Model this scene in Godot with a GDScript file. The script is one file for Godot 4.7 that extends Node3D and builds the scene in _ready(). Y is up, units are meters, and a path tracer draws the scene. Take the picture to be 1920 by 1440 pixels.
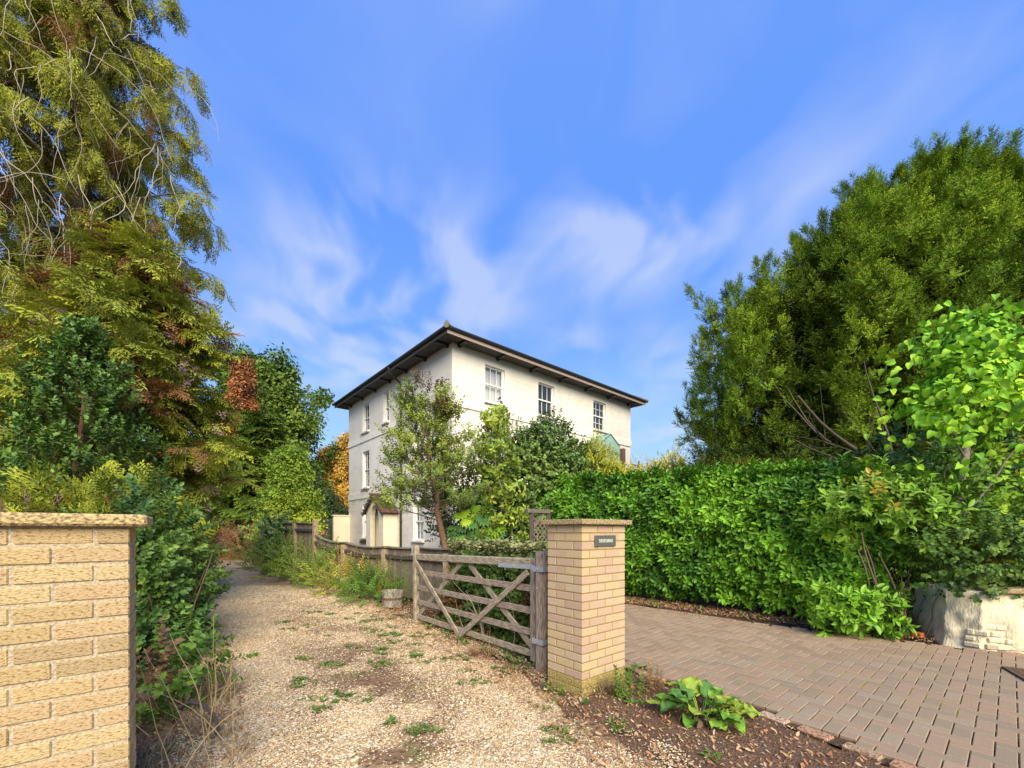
extends Node3D
# y up, metres; V(x, y, d) is a point x to the right, y up, d in front of the camera's place.

var rng := RandomNumberGenerator.new()
var noise := FastNoiseLite.new()
var M := {}
var T := {}
var C := {}   # leaf and spray meshes


func V(x: float, y: float, d: float) -> Vector3:
	return Vector3(x, y, -d)


func lin(r: float, g: float, b: float) -> Color:
	return Color(r, g, b).linear_to_srgb()


func rr(a: float, b: float) -> float:
	return rng.randf_range(a, b)


func rdir() -> Vector3:
	var z := rng.randf_range(-1.0, 1.0)
	var a := rng.randf() * TAU
	var s := sqrt(1.0 - z * z)
	return Vector3(s * cos(a), z, s * sin(a))


func basis_y(d: Vector3, spin: float) -> Basis:
	var y := d.normalized()
	var x := y.cross(Vector3.FORWARD if absf(y.z) < 0.9 else Vector3.RIGHT).normalized()
	var z := x.cross(y)
	return Basis(x, y, z) * Basis(Vector3.UP, spin)


func basis_xy(x: Vector3, y: Vector3) -> Basis:
	var xx := x.normalized()
	var zz := xx.cross(y).normalized()
	return Basis(xx, zz.cross(xx), zz)


class MB:
	var v := PackedVector3Array()
	var n := PackedVector3Array()
	var uv := PackedVector2Array()
	var c := PackedColorArray()
	var col := Color.WHITE
	var uo := Vector2.ZERO

	func put(p: Vector3, q: Vector3, t: Vector2) -> void:
		v.append(p)
		n.append(q)
		uv.append(t)
		c.append(col)

	func tri(a: Vector3, b: Vector3, d: Vector3, na: Vector3, nb: Vector3, nd: Vector3, ua := Vector2.ZERO, ub := Vector2.ZERO, ud := Vector2.ZERO) -> void:
		put(a, na, ua)
		if (b - a).cross(d - a).dot(na + nb + nd) > 0.0:
			put(d, nd, ud)
			put(b, nb, ub)
		else:
			put(b, nb, ub)
			put(d, nd, ud)

	func flat(a: Vector3, b: Vector3, d: Vector3, out: Vector3) -> void:
		var q := (b - a).cross(d - a).normalized()
		if q.dot(out) < 0.0:
			q = -q
		tri(a, b, d, q, q, q, Vector2(a.x + a.z, a.y), Vector2(b.x + b.z, b.y), Vector2(d.x + d.z, d.y))

	func quad(a: Vector3, b: Vector3, d: Vector3, e: Vector3, q: Vector3, ua := Vector2.ZERO, ub := Vector2.ZERO, ud := Vector2.ZERO, ue := Vector2.ZERO) -> void:
		tri(a, b, d, q, q, q, ua, ub, ud)
		tri(a, d, e, q, q, q, ua, ud, ue)

	# a rectangle from o along u and w
	func rect(o: Vector3, u: Vector3, w: Vector3, q: Vector3) -> void:
		var lu := u.length()
		var lw := w.length()
		quad(o, o + u, o + u + w, o + w, q, uo, uo + Vector2(lu, 0), uo + Vector2(lu, lw), uo + Vector2(0, lw))

	func box(xf: Transform3D, s: Vector3, bev := 0.0) -> void:
		var h := s * 0.5
		var B := Vector3(minf(bev, h.x * 0.9), minf(bev, h.y * 0.9), minf(bev, h.z * 0.9))
		for a in 3:
			var o1 := (a + 1) % 3
			var o2 := (a + 2) % 3
			if s[o2] > s[o1]:
				var sw := o1
				o1 = o2
				o2 = sw
			for sg in [-1.0, 1.0]:
				var ps := []
				var us := []
				for k in [[-1.0, -1.0], [1.0, -1.0], [1.0, 1.0], [-1.0, 1.0]]:
					var p := Vector3.ZERO
					p[a] = sg * h[a]
					p[o1] = k[0] * (h[o1] - B[o1])
					p[o2] = k[1] * (h[o2] - B[o2])
					ps.append(xf * p)
					us.append(uo + Vector2(p[o1], p[o2]))
				var q := Vector3.ZERO
				q[a] = sg
				quad(ps[0], ps[1], ps[2], ps[3], (xf.basis * q).normalized(), us[0], us[1], us[2], us[3])
		if bev <= 0.0:
			return
		for a in 3:
			var b := (a + 1) % 3
			var e := (a + 2) % 3
			for sa in [-1.0, 1.0]:
				for sb in [-1.0, 1.0]:
					var ps := []
					for k in [[0, -1.0], [0, 1.0], [1, 1.0], [1, -1.0]]:
						var p := Vector3.ZERO
						p[a] = sa * (h[a] - (0.0 if k[0] == 0 else B[a]))
						p[b] = sb * (h[b] - (B[b] if k[0] == 0 else 0.0))
						p[e] = k[1] * (h[e] - B[e])
						ps.append(p)
					var q := Vector3.ZERO
					q[a] = sa
					q[b] = sb
					var us := []
					for p in ps:
						us.append(uo + (Vector2(p[e], p[b]) if s[e] > s[b] else Vector2(p[b], p[e])))
					quad(xf * ps[0], xf * ps[1], xf * ps[2], xf * ps[3], (xf.basis * q).normalized(), us[0], us[1], us[2], us[3])
		for sx in [-1.0, 1.0]:
			for sy in [-1.0, 1.0]:
				for sz in [-1.0, 1.0]:
					var g := Vector3(sx, sy, sz)
					var p := h * g
					var b3 := B * g
					tri(xf * (p - Vector3(0, b3.y, b3.z)), xf * (p - Vector3(b3.x, 0, b3.z)), xf * (p - Vector3(b3.x, b3.y, 0)), xf.basis * g, xf.basis * g, xf.basis * g, uo, uo, uo)

	# a straight timber from a to b; w across, h along up
	func bar(a: Vector3, b: Vector3, w: float, h: float, up := Vector3.UP, bev := 0.004) -> void:
		var x := (b - a).normalized()
		var z := x.cross(up).normalized()
		box(Transform3D(Basis(x, z.cross(x).normalized(), z), (a + b) * 0.5), Vector3(a.distance_to(b), h, w), bev)

	func tube(p: PackedVector3Array, r: PackedFloat32Array, sides := 6) -> void:
		if p.size() < 2:
			return
		var d := (p[1] - p[0]).normalized()
		var x := d.cross(Vector3.UP if absf(d.y) < 0.9 else Vector3.RIGHT).normalized()
		var run := 0.0
		var last := []
		var lastn := []
		for i in p.size():
			var t := (p[mini(i + 1, p.size() - 1)] - p[maxi(i - 1, 0)]).normalized()
			x = (x - t * x.dot(t)).normalized()
			var y := t.cross(x)
			if i > 0:
				run += p[i].distance_to(p[i - 1])
			var ring := []
			var rn := []
			for k in sides + 1:
				var g := TAU * k / sides
				var q := x * cos(g) + y * sin(g)
				ring.append(p[i] + q * r[i])
				rn.append(q)
			if i > 0:
				for k in sides:
					var u0 := Vector2(run, k * 0.05)
					var u1 := Vector2(run, (k + 1) * 0.05)
					var w := Vector2(p[i].distance_to(p[i - 1]), 0)
					tri(last[k], ring[k], ring[k + 1], lastn[k], rn[k], rn[k + 1], uo + u0 - w, uo + u0, uo + u1)
					tri(last[k], ring[k + 1], last[k + 1], lastn[k], rn[k + 1], lastn[k + 1], uo + u0 - w, uo + u1, uo + u1 - w)
			if (i == 0 or i == p.size() - 1) and r[i] > 0.004:
				var q := -t if i == 0 else t
				for k in sides:
					tri(p[i], ring[k], ring[k + 1], q, q, q)
			last = ring
			lastn = rn

	# an upright plate cut to a polygon; local x, y from poly, thickness along local z
	func plate(poly: PackedVector2Array, xf: Transform3D, thick: float) -> void:
		var ix := Geometry2D.triangulate_polygon(poly)
		for sg in [-1.0, 1.0]:
			var q: Vector3 = xf.basis.z * sg
			for i in range(0, ix.size(), 3):
				var ps := []
				for k in 3:
					var t := poly[ix[i + k]]
					ps.append(xf * Vector3(t.x, t.y, sg * thick * 0.5))
				tri(ps[0], ps[1], ps[2], q, q, q, poly[ix[i]], poly[ix[i + 1]], poly[ix[i + 2]])
		var mid := Vector2.ZERO
		var ccw := Geometry2D.is_polygon_clockwise(poly)
		for i in poly.size():
			var a := poly[i]
			var b := poly[(i + 1) % poly.size()]
			var e := (b - a).orthogonal().normalized()
			if not ccw:
				e = -e
			# outside of the outline
			if Geometry2D.is_point_in_polygon((a + b) * 0.5 + e * 0.001, poly):
				e = -e
			var q := xf.basis * Vector3(e.x, e.y, 0)
			quad(xf * Vector3(a.x, a.y, -thick * 0.5), xf * Vector3(b.x, b.y, -thick * 0.5), xf * Vector3(b.x, b.y, thick * 0.5), xf * Vector3(a.x, a.y, thick * 0.5), q, Vector2(0, a.y), Vector2(0, b.y), Vector2(thick, b.y), Vector2(thick, a.y))

	# a leaf: outline is pairs (how far along, half width share)
	func leaf(p: Vector3, d: Vector3, up: Vector3, l: float, w: float, outline: Array, fold := 0.25, curl := 0.15) -> void:
		var x := d.normalized()
		var s := x.cross(up).normalized()
		var u := s.cross(x)
		var mids := []
		var ls := []
		var rs := []
		for o in outline:
			var t: float = o[0]
			var k: float = o[1] * w
			var m := p + x * l * t - u * l * curl * t * t
			mids.append(m)
			ls.append(m + s * k + u * k * fold)
			rs.append(m - s * k + u * k * fold)
		for i in outline.size() - 1:
			for side in [ls, rs]:
				var a: Vector3 = mids[i]
				var b: Vector3 = mids[i + 1]
				var e: Vector3 = side[i + 1]
				var f: Vector3 = side[i]
				if outline[i + 1][1] > 0.0:
					var q := (b - a).cross(e - a).normalized()
					q = q if q.dot(u) > 0.0 else -q
					tri(a, b, e, q, q, q)
				if outline[i][1] > 0.0:
					var g: Vector3 = e if outline[i + 1][1] > 0.0 else b
					var q := (g - a).cross(f - a).normalized()
					q = q if q.dot(u) > 0.0 else -q
					tri(a, g, f, q, q, q)

	func mesh() -> ArrayMesh:
		var m := ArrayMesh.new()
		if v.is_empty():
			return m
		var a := []
		a.resize(Mesh.ARRAY_MAX)
		a[Mesh.ARRAY_VERTEX] = v
		a[Mesh.ARRAY_NORMAL] = n
		a[Mesh.ARRAY_TEX_UV] = uv
		a[Mesh.ARRAY_COLOR] = c
		m.add_surface_from_arrays(Mesh.PRIMITIVE_TRIANGLES, a)
		return m


# ---- nodes ----
func thing(called: String, label: String, category: String, group := "", at := Vector3.ZERO, turn := 0.0) -> Node3D:
	var o := Node3D.new()
	o.name = called
	o.position = at
	o.rotation.y = turn
	add_child(o, true)
	o.set_meta("label", label)
	o.set_meta("category", category)
	if group:
		o.set_meta("group", group)
	return o


func part(parent: Node, called: String, mesh: Mesh, m: Material, xf := Transform3D()) -> MeshInstance3D:
	var o := MeshInstance3D.new()
	o.name = called
	o.mesh = mesh
	o.material_override = m
	o.transform = xf
	parent.add_child(o, true)
	return o


func built(parent: Node, called: String, mb: MB, m: Material, xf := Transform3D()) -> MeshInstance3D:
	return part(parent, called, mb.mesh(), m, xf)


func structure(called: String, label: String, mesh: Mesh, m: Material) -> MeshInstance3D:
	var o := part(self, called, mesh, m)
	o.set_meta("kind", "structure")
	o.set_meta("label", label)
	return o


func scatter(parent: Node, called: String, meshes: Array, m: Material, xfs: Array, cols: PackedColorArray, label := "") -> void:
	var k := meshes.size()
	for j in k:
		var count := (xfs.size() - j + k - 1) / k
		if count <= 0:
			continue
		var mm := MultiMesh.new()
		mm.transform_format = MultiMesh.TRANSFORM_3D
		mm.use_colors = true
		mm.mesh = meshes[j]
		mm.instance_count = count
		for i in count:
			mm.set_instance_transform(i, xfs[i * k + j])
			mm.set_instance_color(i, cols[i * k + j])
		var o := MultiMeshInstance3D.new()
		o.name = called
		o.multimesh = mm
		o.material_override = m
		parent.add_child(o, true)
		o.set_meta("kind", "stuff")
		if label:
			o.set_meta("label", label)


# ---- textures and materials ----
func noise_tex(freq: float, octaves: int, lo: Color, hi: Color, kind := FastNoiseLite.TYPE_SIMPLEX_SMOOTH, mid = null, size := 512, sd := 1) -> NoiseTexture2D:
	var f := FastNoiseLite.new()
	f.seed = sd
	f.noise_type = kind
	f.frequency = freq
	f.fractal_type = FastNoiseLite.FRACTAL_FBM if octaves > 1 else FastNoiseLite.FRACTAL_NONE
	f.fractal_octaves = octaves
	if kind == FastNoiseLite.TYPE_CELLULAR:
		f.cellular_return_type = FastNoiseLite.RETURN_CELL_VALUE
	var g := Gradient.new()
	g.set_color(0, lo)
	g.set_color(1, hi)
	if mid != null:
		for k in mid:
			g.add_point(k[0], k[1])
	var t := NoiseTexture2D.new()
	t.width = size
	t.height = size
	t.seamless = true
	t.noise = f
	t.color_ramp = g
	return t


func grey(x: float) -> Color:
	return Color(x, x, x)


func mat(c: Color, rough := 0.8, tex: Texture2D = null, uvs := Vector2(1, 1), bump: Texture2D = null, depth := 0.0, spec := 0.5) -> StandardMaterial3D:
	var m := StandardMaterial3D.new()
	m.albedo_color = c
	m.roughness = rough
	m.metallic_specular = spec
	m.albedo_texture = tex
	m.uv1_scale = Vector3(uvs.x, uvs.y, 1)
	if bump:
		m.heightmap_enabled = true
		m.heightmap_texture = bump
		m.heightmap_scale = depth
	return m


func world_mat(c: Color, rough: float, tex: Texture2D, s: float, bump: Texture2D = null, depth := 0.0) -> StandardMaterial3D:
	var m := mat(c, rough, tex, Vector2(1, 1), bump, depth)
	m.uv1_triplanar = true
	m.uv1_world_triplanar = true
	m.uv1_triplanar_sharpness = 4.0
	m.uv1_scale = Vector3(s, s, s)
	return m


func leaf_mat(c: Color, rough := 0.5, through := 0.35, spec := 0.4) -> StandardMaterial3D:
	var m := mat(c, rough, null, Vector2(1, 1), null, 0.0, spec)
	m.vertex_color_use_as_albedo = true
	if through > 0.0:
		m.backlight_enabled = true
		m.backlight = Color(through, through, through)
	return m


func make_materials() -> void:
	T.grain = noise_tex(0.02, 4, grey(0.35), grey(1.0), FastNoiseLite.TYPE_SIMPLEX_SMOOTH, [[0.42, grey(0.72)], [0.55, grey(0.9)]], 512, 3)
	T.grainh = noise_tex(0.02, 4, grey(0.0), grey(1.0), FastNoiseLite.TYPE_SIMPLEX_SMOOTH, null, 512, 3)
	T.brick = noise_tex(0.03, 5, Color(0.4, 0.3, 0.24), Color(1, 1, 1), FastNoiseLite.TYPE_SIMPLEX_SMOOTH, [[0.27, Color(0.6, 0.5, 0.42)], [0.38, Color(0.88, 0.84, 0.8)]], 512, 5)
	T.brickh = noise_tex(0.03, 5, grey(0.0), grey(1.0), FastNoiseLite.TYPE_SIMPLEX_SMOOTH, null, 512, 5)
	T.brick2 = noise_tex(0.03, 5, Color(0.55, 0.42, 0.32), Color(1, 0.98, 0.94), FastNoiseLite.TYPE_SIMPLEX_SMOOTH, [[0.22, Color(0.72, 0.6, 0.5)], [0.32, Color(0.9, 0.86, 0.8)], [0.6, Color(0.97, 0.95, 0.9)]], 512, 6)
	T.fine = noise_tex(0.05, 4, grey(0.68), grey(1.0), FastNoiseLite.TYPE_SIMPLEX_SMOOTH, null, 512, 7)
	T.fineh = noise_tex(0.05, 4, grey(0.0), grey(1.0), FastNoiseLite.TYPE_SIMPLEX_SMOOTH, null, 512, 7)
	T.stain = noise_tex(0.008, 5, Color(0.93, 0.925, 0.91), grey(1.0), FastNoiseLite.TYPE_SIMPLEX_SMOOTH, [[0.4, grey(0.98)]], 512, 9)
	T.lichen = noise_tex(0.03, 5, Color(0.5, 0.44, 0.37), Color(1, 0.97, 0.9), FastNoiseLite.TYPE_SIMPLEX_SMOOTH, [[0.35, Color(0.76, 0.69, 0.6)], [0.5, Color(0.9, 0.86, 0.76)], [0.62, Color(0.92, 0.92, 0.76)]], 512, 11)
	T.stones = noise_tex(0.09, 1, Color(0.6, 0.5, 0.42), Color(1.0, 1.0, 0.97), FastNoiseLite.TYPE_CELLULAR, [[0.25, Color(0.85, 0.78, 0.7)], [0.5, Color(1.0, 0.97, 0.92)], [0.75, Color(0.9, 0.83, 0.74)]], 1024, 13)
	T.stonesh = noise_tex(0.09, 1, grey(0.0), grey(1.0), FastNoiseLite.TYPE_CELLULAR, null, 1024, 13)
	T.soil = noise_tex(0.06, 5, Color(0.3, 0.24, 0.2), Color(1, 0.95, 0.9), FastNoiseLite.TYPE_SIMPLEX_SMOOTH, null, 512, 15)

	M.render = mat(lin(0.8, 0.745, 0.665), 0.9, T.stain, Vector2(0.25, 0.25), T.fineh, 0.3, 0.3)
	M.cream = mat(lin(0.78, 0.69, 0.52), 0.9, T.stain, Vector2(0.4, 0.4), T.fineh, 0.3, 0.3)
	M.white = mat(lin(0.78, 0.77, 0.75), 0.55)
	M.black = mat(lin(0.018, 0.018, 0.02), 0.45)
	M.soffit = mat(lin(0.1, 0.09, 0.085), 0.8, T.grain, Vector2(1, 8))
	M.fascia = mat(lin(0.55, 0.42, 0.35), 0.8, T.grain, Vector2(1.5, 6))
	M.slate = mat(lin(0.06, 0.06, 0.065), 0.7, T.stain, Vector2(0.6, 0.6))
	M.lead = mat(lin(0.2, 0.2, 0.19), 0.7, T.lichen, Vector2(2, 2))
	M.glass = mat(Color(0.75, 0.8, 0.82, 0.06), 0.02)
	M.glass.transparency = BaseMaterial3D.TRANSPARENCY_ALPHA
	M.green_glass = mat(Color(lin(0.36, 0.6, 0.5), 0.75), 0.35, null)
	M.green_glass.transparency = BaseMaterial3D.TRANSPARENCY_ALPHA
	M.green_frame = mat(lin(0.1, 0.27, 0.24), 0.6)
	M.curtain = mat(lin(0.5, 0.5, 0.53), 0.9)
	M.inside = mat(lin(0.05, 0.045, 0.04), 0.9)
	M.door = mat(lin(0.5, 0.42, 0.29), 0.7, T.stain, Vector2(0.6, 0.6))
	M.tile = []
	for k in [[0.17, 0.075, 0.05], [0.13, 0.06, 0.045], [0.21, 0.1, 0.06], [0.12, 0.075, 0.055]]:
		M.tile.append(mat(lin(k[0], k[1], k[2]), 0.9, T.brick, Vector2(3, 3)))
	M.moss = mat(lin(0.11, 0.13, 0.025), 0.95, T.soil, Vector2(4, 4))
	M.timber = mat(lin(0.5, 0.41, 0.29), 0.85, T.grain, Vector2(0.7, 12), T.grainh, 0.25)
	M.timber_pale = mat(lin(0.52, 0.41, 0.25), 0.85, T.grain, Vector2(0.7, 10), T.grainh, 0.25)
	M.timber_pink = mat(lin(0.46, 0.35, 0.27), 0.85, T.grain, Vector2(0.7, 12), T.grainh, 0.25)
	M.timber_grey = []
	for k in [[0.33, 0.265, 0.195], [0.28, 0.22, 0.165], [0.38, 0.3, 0.21], [0.24, 0.19, 0.15]]:
		M.timber_grey.append(mat(lin(k[0], k[1], k[2]), 0.9, T.grain, Vector2(0.8, 14), T.grainh, 0.25))
	M.timber_dark = mat(lin(0.11, 0.085, 0.07), 0.9, T.grain, Vector2(0.8, 12), T.grainh, 0.2)
	M.timber_post = mat(lin(0.56, 0.43, 0.26), 0.85, T.grain, Vector2(0.8, 10), T.grainh, 0.25)
	M.galv = mat(lin(0.62, 0.65, 0.7), 0.4, T.fine, Vector2(6, 6))
	M.galv.metallic = 0.25
	M.bark = mat(lin(0.2, 0.15, 0.11), 0.95, T.grain, Vector2(1.5, 8), T.grainh, 0.5)
	M.bark_red = mat(lin(0.3, 0.17, 0.1), 0.95, T.grain, Vector2(1.5, 8), T.grainh, 0.5)
	M.bark_pale = mat(lin(0.42, 0.37, 0.29), 0.95, T.grain, Vector2(1.5, 8), T.grainh, 0.4)
	M.twig = mat(lin(0.4, 0.33, 0.26), 0.95)
	M.twig_dark = mat(lin(0.15, 0.105, 0.075), 0.95)
	M.straw = mat(lin(0.5, 0.36, 0.17), 0.9)
	M.leaf = leaf_mat(Color.WHITE, 0.6, 0.6, 0.3)
	M.leaf_shiny = leaf_mat(Color.WHITE, 0.42, 0.45, 0.35)
	M.leaf_dull = leaf_mat(Color.WHITE, 0.85, 0.55, 0.15)
	M.litter = leaf_mat(Color.WHITE, 0.9, 0.15, 0.2)
	M.stone = leaf_mat(Color.WHITE, 0.85, 0.0, 0.3)
	M.cap = mat(lin(0.47, 0.38, 0.27), 0.95, T.lichen, Vector2(3, 3), T.brickh, 0.5)
	M.coping = mat(lin(0.58, 0.47, 0.31), 0.95, T.lichen, Vector2(3, 4), T.brickh, 0.6)
	M.mortar_gold = mat(lin(0.5, 0.33, 0.1), 0.95, T.fine, Vector2(6, 6), T.fineh, 0.3)
	M.mortar_pale = mat(lin(0.66, 0.53, 0.36), 0.95, T.fine, Vector2(3, 3), T.brickh, 0.4)
	M.brick = []
	for k in [[0.77, 0.56, 0.35], [0.74, 0.51, 0.345], [0.78, 0.58, 0.33], [0.7, 0.48, 0.33], [0.77, 0.58, 0.38]]:
		M.brick.append(mat(lin(k[0], k[1], k[2]), 0.9, T.fine, Vector2(4, 4), T.fineh, 0.25))
	M.brick_old = []
	for k in [[0.52, 0.41, 0.24], [0.48, 0.375, 0.22], [0.54, 0.44, 0.27], [0.43, 0.335, 0.21], [0.51, 0.39, 0.25]]:
		M.brick_old.append(mat(lin(k[0], k[1], k[2]), 0.95, T.brick2, Vector2(3.2, 7.0), T.brickh, 0.2, 0.2))
	M.brick_foot = mat(lin(0.5, 0.41, 0.19), 0.95, T.lichen, Vector2(3, 3), T.fineh, 0.4)
	M.paver = []
	for k in [[0.49, 0.35, 0.235], [0.45, 0.335, 0.23], [0.5, 0.345, 0.235], [0.42, 0.32, 0.22], [0.49, 0.375, 0.26]]:
		M.paver.append(mat(lin(k[0], k[1], k[2]), 0.9, T.fine, Vector2(5, 5), T.fineh, 0.2, 0.2))
	M.edging = []
	for k in [[0.6, 0.36, 0.24], [0.55, 0.37, 0.27], [0.68, 0.52, 0.4], [0.52, 0.37, 0.25]]:
		M.edging.append(mat(lin(k[0] * 0.85, k[1] * 0.85, k[2] * 0.85), 0.95, T.brick, Vector2(2, 2), T.fineh, 0.4))
	M.plate = mat(lin(0.13, 0.14, 0.12), 0.5, T.fine, Vector2(3, 3))
	M.letter = mat(lin(0.75, 0.72, 0.62), 0.6)
	M.whitewash = mat(lin(0.76, 0.66, 0.46), 0.95, T.stain, Vector2(0.9, 0.9), T.brickh, 0.6, 0.2)
	M.whitewash_stone = []
	for k in [[0.72, 0.63, 0.45], [0.68, 0.58, 0.41], [0.55, 0.45, 0.32], [0.42, 0.35, 0.26]]:
		M.whitewash_stone.append(mat(lin(k[0], k[1], k[2]), 0.95, T.stain, Vector2(3, 3), T.brickh, 0.6, 0.2))
	M.rust = mat(lin(0.16, 0.1, 0.06), 0.9, T.brick, Vector2(4, 4), T.brickh, 0.4)


# ---- foliage ----
const OVAL := [[0.0, 0.0], [0.22, 0.75], [0.5, 1.0], [0.8, 0.65], [1.0, 0.0]]
const LANCE := [[0.0, 0.0], [0.35, 1.0], [1.0, 0.0]]
const HEART := [[0.0, 0.45], [0.1, 0.85], [0.3, 1.0], [0.5, 0.95], [0.7, 0.72], [0.88, 0.34], [1.0, 0.0]]
const HOLLY := [[0.0, 0.0], [0.2, 0.9], [0.38, 0.6], [0.55, 1.0], [0.75, 0.5], [1.0, 0.0]]
const STRIP := [[0.0, 0.6], [0.6, 1.0], [1.0, 0.0]]


func vary(lo: float, hi: float) -> Color:
	var x := rr(lo, hi)
	return Color(x * rr(0.94, 1.06), x, x * rr(0.9, 1.1))


# a shoot along +y with leaves spiralling round it
func shoot(count: int, stem: float, l: float, w: float, outline: Array, angle: float, fold: float, curl: float, lo := 0.75, hi := 1.15, bottom := 0.0) -> ArrayMesh:
	var b := MB.new()
	for i in count:
		var f := lerpf(bottom, 1.0, (i + rr(0.0, 0.6)) / count)
		var az := i * 2.4 + rr(-0.4, 0.4)
		var an := angle * lerpf(1.15, 0.55, f) + rr(-0.2, 0.2)
		var d := Vector3(cos(az) * sin(an), cos(an), sin(az) * sin(an))
		b.col = vary(lo, hi)
		var k := rr(0.75, 1.15)
		b.leaf(Vector3(0, stem * f, 0), d, Vector3.UP + Vector3(cos(az), 0, sin(az)) * -0.4 + rdir() * 0.35, l * k, w * k, outline, fold, curl)
	return b.mesh()


# a yew-like plume: side twigs with two ranks of needles
func plume(s: float, twigs: int, needles: int, nl: float, nw: float, rise: float) -> ArrayMesh:
	var b := MB.new()
	for t in twigs:
		var f := t / float(twigs)
		var az := t * 2.4 + rr(-0.5, 0.5)
		var an := 0.0 if t == 0 else lerpf(1.2, 0.45, f) * rise + rr(-0.2, 0.2)
		var d := Vector3(cos(az) * sin(an), cos(an), sin(az) * sin(an))
		var p := Vector3(0, s * 0.55 * f, 0)
		var tl := s * (1.0 if t == 0 else lerpf(0.6, 0.35, f))
		var side := d.cross(Vector3.UP if absf(d.y) < 0.95 else Vector3.RIGHT).normalized()
		var br := rr(0.75, 1.1)
		for k in needles:
			var g := (k + 0.5) / needles
			var sg := 1.0 if k % 2 == 0 else -1.0
			var tip := g * g
			b.col = Color(lerpf(0.8, 1.45, tip), lerpf(0.85, 1.25, tip), 0.9) * br * rr(0.8, 1.15)
			b.leaf(p + d * tl * g, d * 0.75 + side * sg * 0.8 + rdir() * 0.35, Vector3.UP + rdir() * 0.6, nl * lerpf(1.0, 0.6, g), nw, LANCE, 0.1, 0.15)
	return b.mesh()


# a flat fan of scale leaves along +y, spread along x, tips hanging towards -z
func fan(s: float, ribs: int, strips: int, w: float, droop: float, gold: float) -> ArrayMesh:
	var b := MB.new()
	for i in ribs:
		var f := (i + 0.5) / ribs
		for sg in [-1.0, 1.0]:
			var an: float = sg * lerpf(0.95, 0.35, f) + rr(-0.12, 0.12)
			var rl := s * lerpf(0.55, 0.28, f) * rr(0.8, 1.15)
			var p := Vector3(rr(-0.01, 0.01), s * f * 0.75, -droop * f * f * s)
			var d := Vector3(sin(an), cos(an), -droop * (0.4 + f) + rr(-0.2, 0.2)).normalized()
			for k in strips:
				var g := (k + 0.6) / strips
				var q := p + d * rl * g + Vector3(0, 0, -droop * g * g * rl * 0.5)
				var sd := 1.0 if k % 2 == 0 else -1.0
				var tip := g * f
				b.col = Color(lerpf(0.8, 0.8 + gold, tip), lerpf(0.85, 0.85 + gold * 0.6, tip), 0.8) * rr(0.75, 1.2)
				b.leaf(q, d + Vector3(d.y, -d.x, 0) * sd * 0.6 + rdir() * 0.25, Vector3(0, 0.2, 1) + rdir() * 0.4, rl * 0.42, w, STRIP, 0.1, 0.25)
	return b.mesh()


func clump(count: int, r: float, l: float, w: float, outline: Array, lo := 0.7, hi := 1.2) -> ArrayMesh:
	var b := MB.new()
	for i in count:
		var d := rdir()
		b.col = vary(lo, hi)
		b.leaf(d * r * pow(rng.randf(), 0.4), d + rdir() * 0.8 + Vector3(0, -0.3, 0), Vector3.UP + rdir() * 0.5, l * rr(0.7, 1.2), w * rr(0.8, 1.2), outline, 0.2, 0.2)
	return b.mesh()


func palmate(l: float, lobes: int) -> ArrayMesh:
	var b := MB.new()
	for i in lobes:
		var a := lerpf(-1.9, 1.9, i / float(lobes - 1))
		b.col = vary(0.85, 1.1)
		b.leaf(Vector3.ZERO, Vector3(sin(a), cos(a), 0), Vector3(0, 0, 1), l * lerpf(1.0, 0.72, absf(a) / 1.9), l * 0.17, [[0.0, 0.5], [0.35, 0.75], [0.6, 1.0], [0.85, 0.5], [1.0, 0.0]], 0.25, 0.3)
	return b.mesh()


func tuft(count: int, h: float, w: float, lean: float) -> ArrayMesh:
	var b := MB.new()
	for i in count:
		var az := rng.randf() * TAU
		var an := rr(0.1, lean)
		var d := Vector3(cos(az) * sin(an), cos(an), sin(az) * sin(an))
		b.col = vary(0.7, 1.25)
		b.leaf(Vector3(cos(az), 0, sin(az)) * rr(0, 0.03), d, Vector3.UP + rdir() * 0.3, h * rr(0.5, 1.1), w, LANCE, 0.2, 0.35)
	return b.mesh()


# a tall stem with leaves all the way up, bending over a little
func stalk(h: float, leaves: int, l: float, w: float, lo: float) -> ArrayMesh:
	var b := MB.new()
	var lean := Vector3(rr(-0.15, 0.15), 0, rr(-0.15, 0.15))
	var ps := PackedVector3Array()
	var rs := PackedFloat32Array()
	for i in 5:
		var f := i / 4.0
		ps.append(Vector3(0, h * f, 0) + lean * h * f * f)
		rs.append(lerpf(0.006, 0.002, f))
	b.col = Color(0.9, 0.8, 0.6)
	b.tube(ps, rs, 4)
	for i in leaves:
		var f := lerpf(lo, 1.0, (i + rng.randf()) / leaves)
		var az := i * 2.4 + rr(-0.4, 0.4)
		var an := lerpf(1.5, 0.6, f)
		b.col = vary(0.7, 1.25)
		b.leaf(Vector3(0, h * f, 0) + lean * h * f * f, Vector3(cos(az) * sin(an), cos(an), sin(az) * sin(an)), Vector3.UP, l * rr(0.7, 1.2) * lerpf(1.1, 0.6, f), w, LANCE, 0.2, 0.35)
	return b.mesh()


func many(k: int, f: Callable) -> Array:
	var a := []
	for i in k:
		a.append(f.call())
	return a


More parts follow.
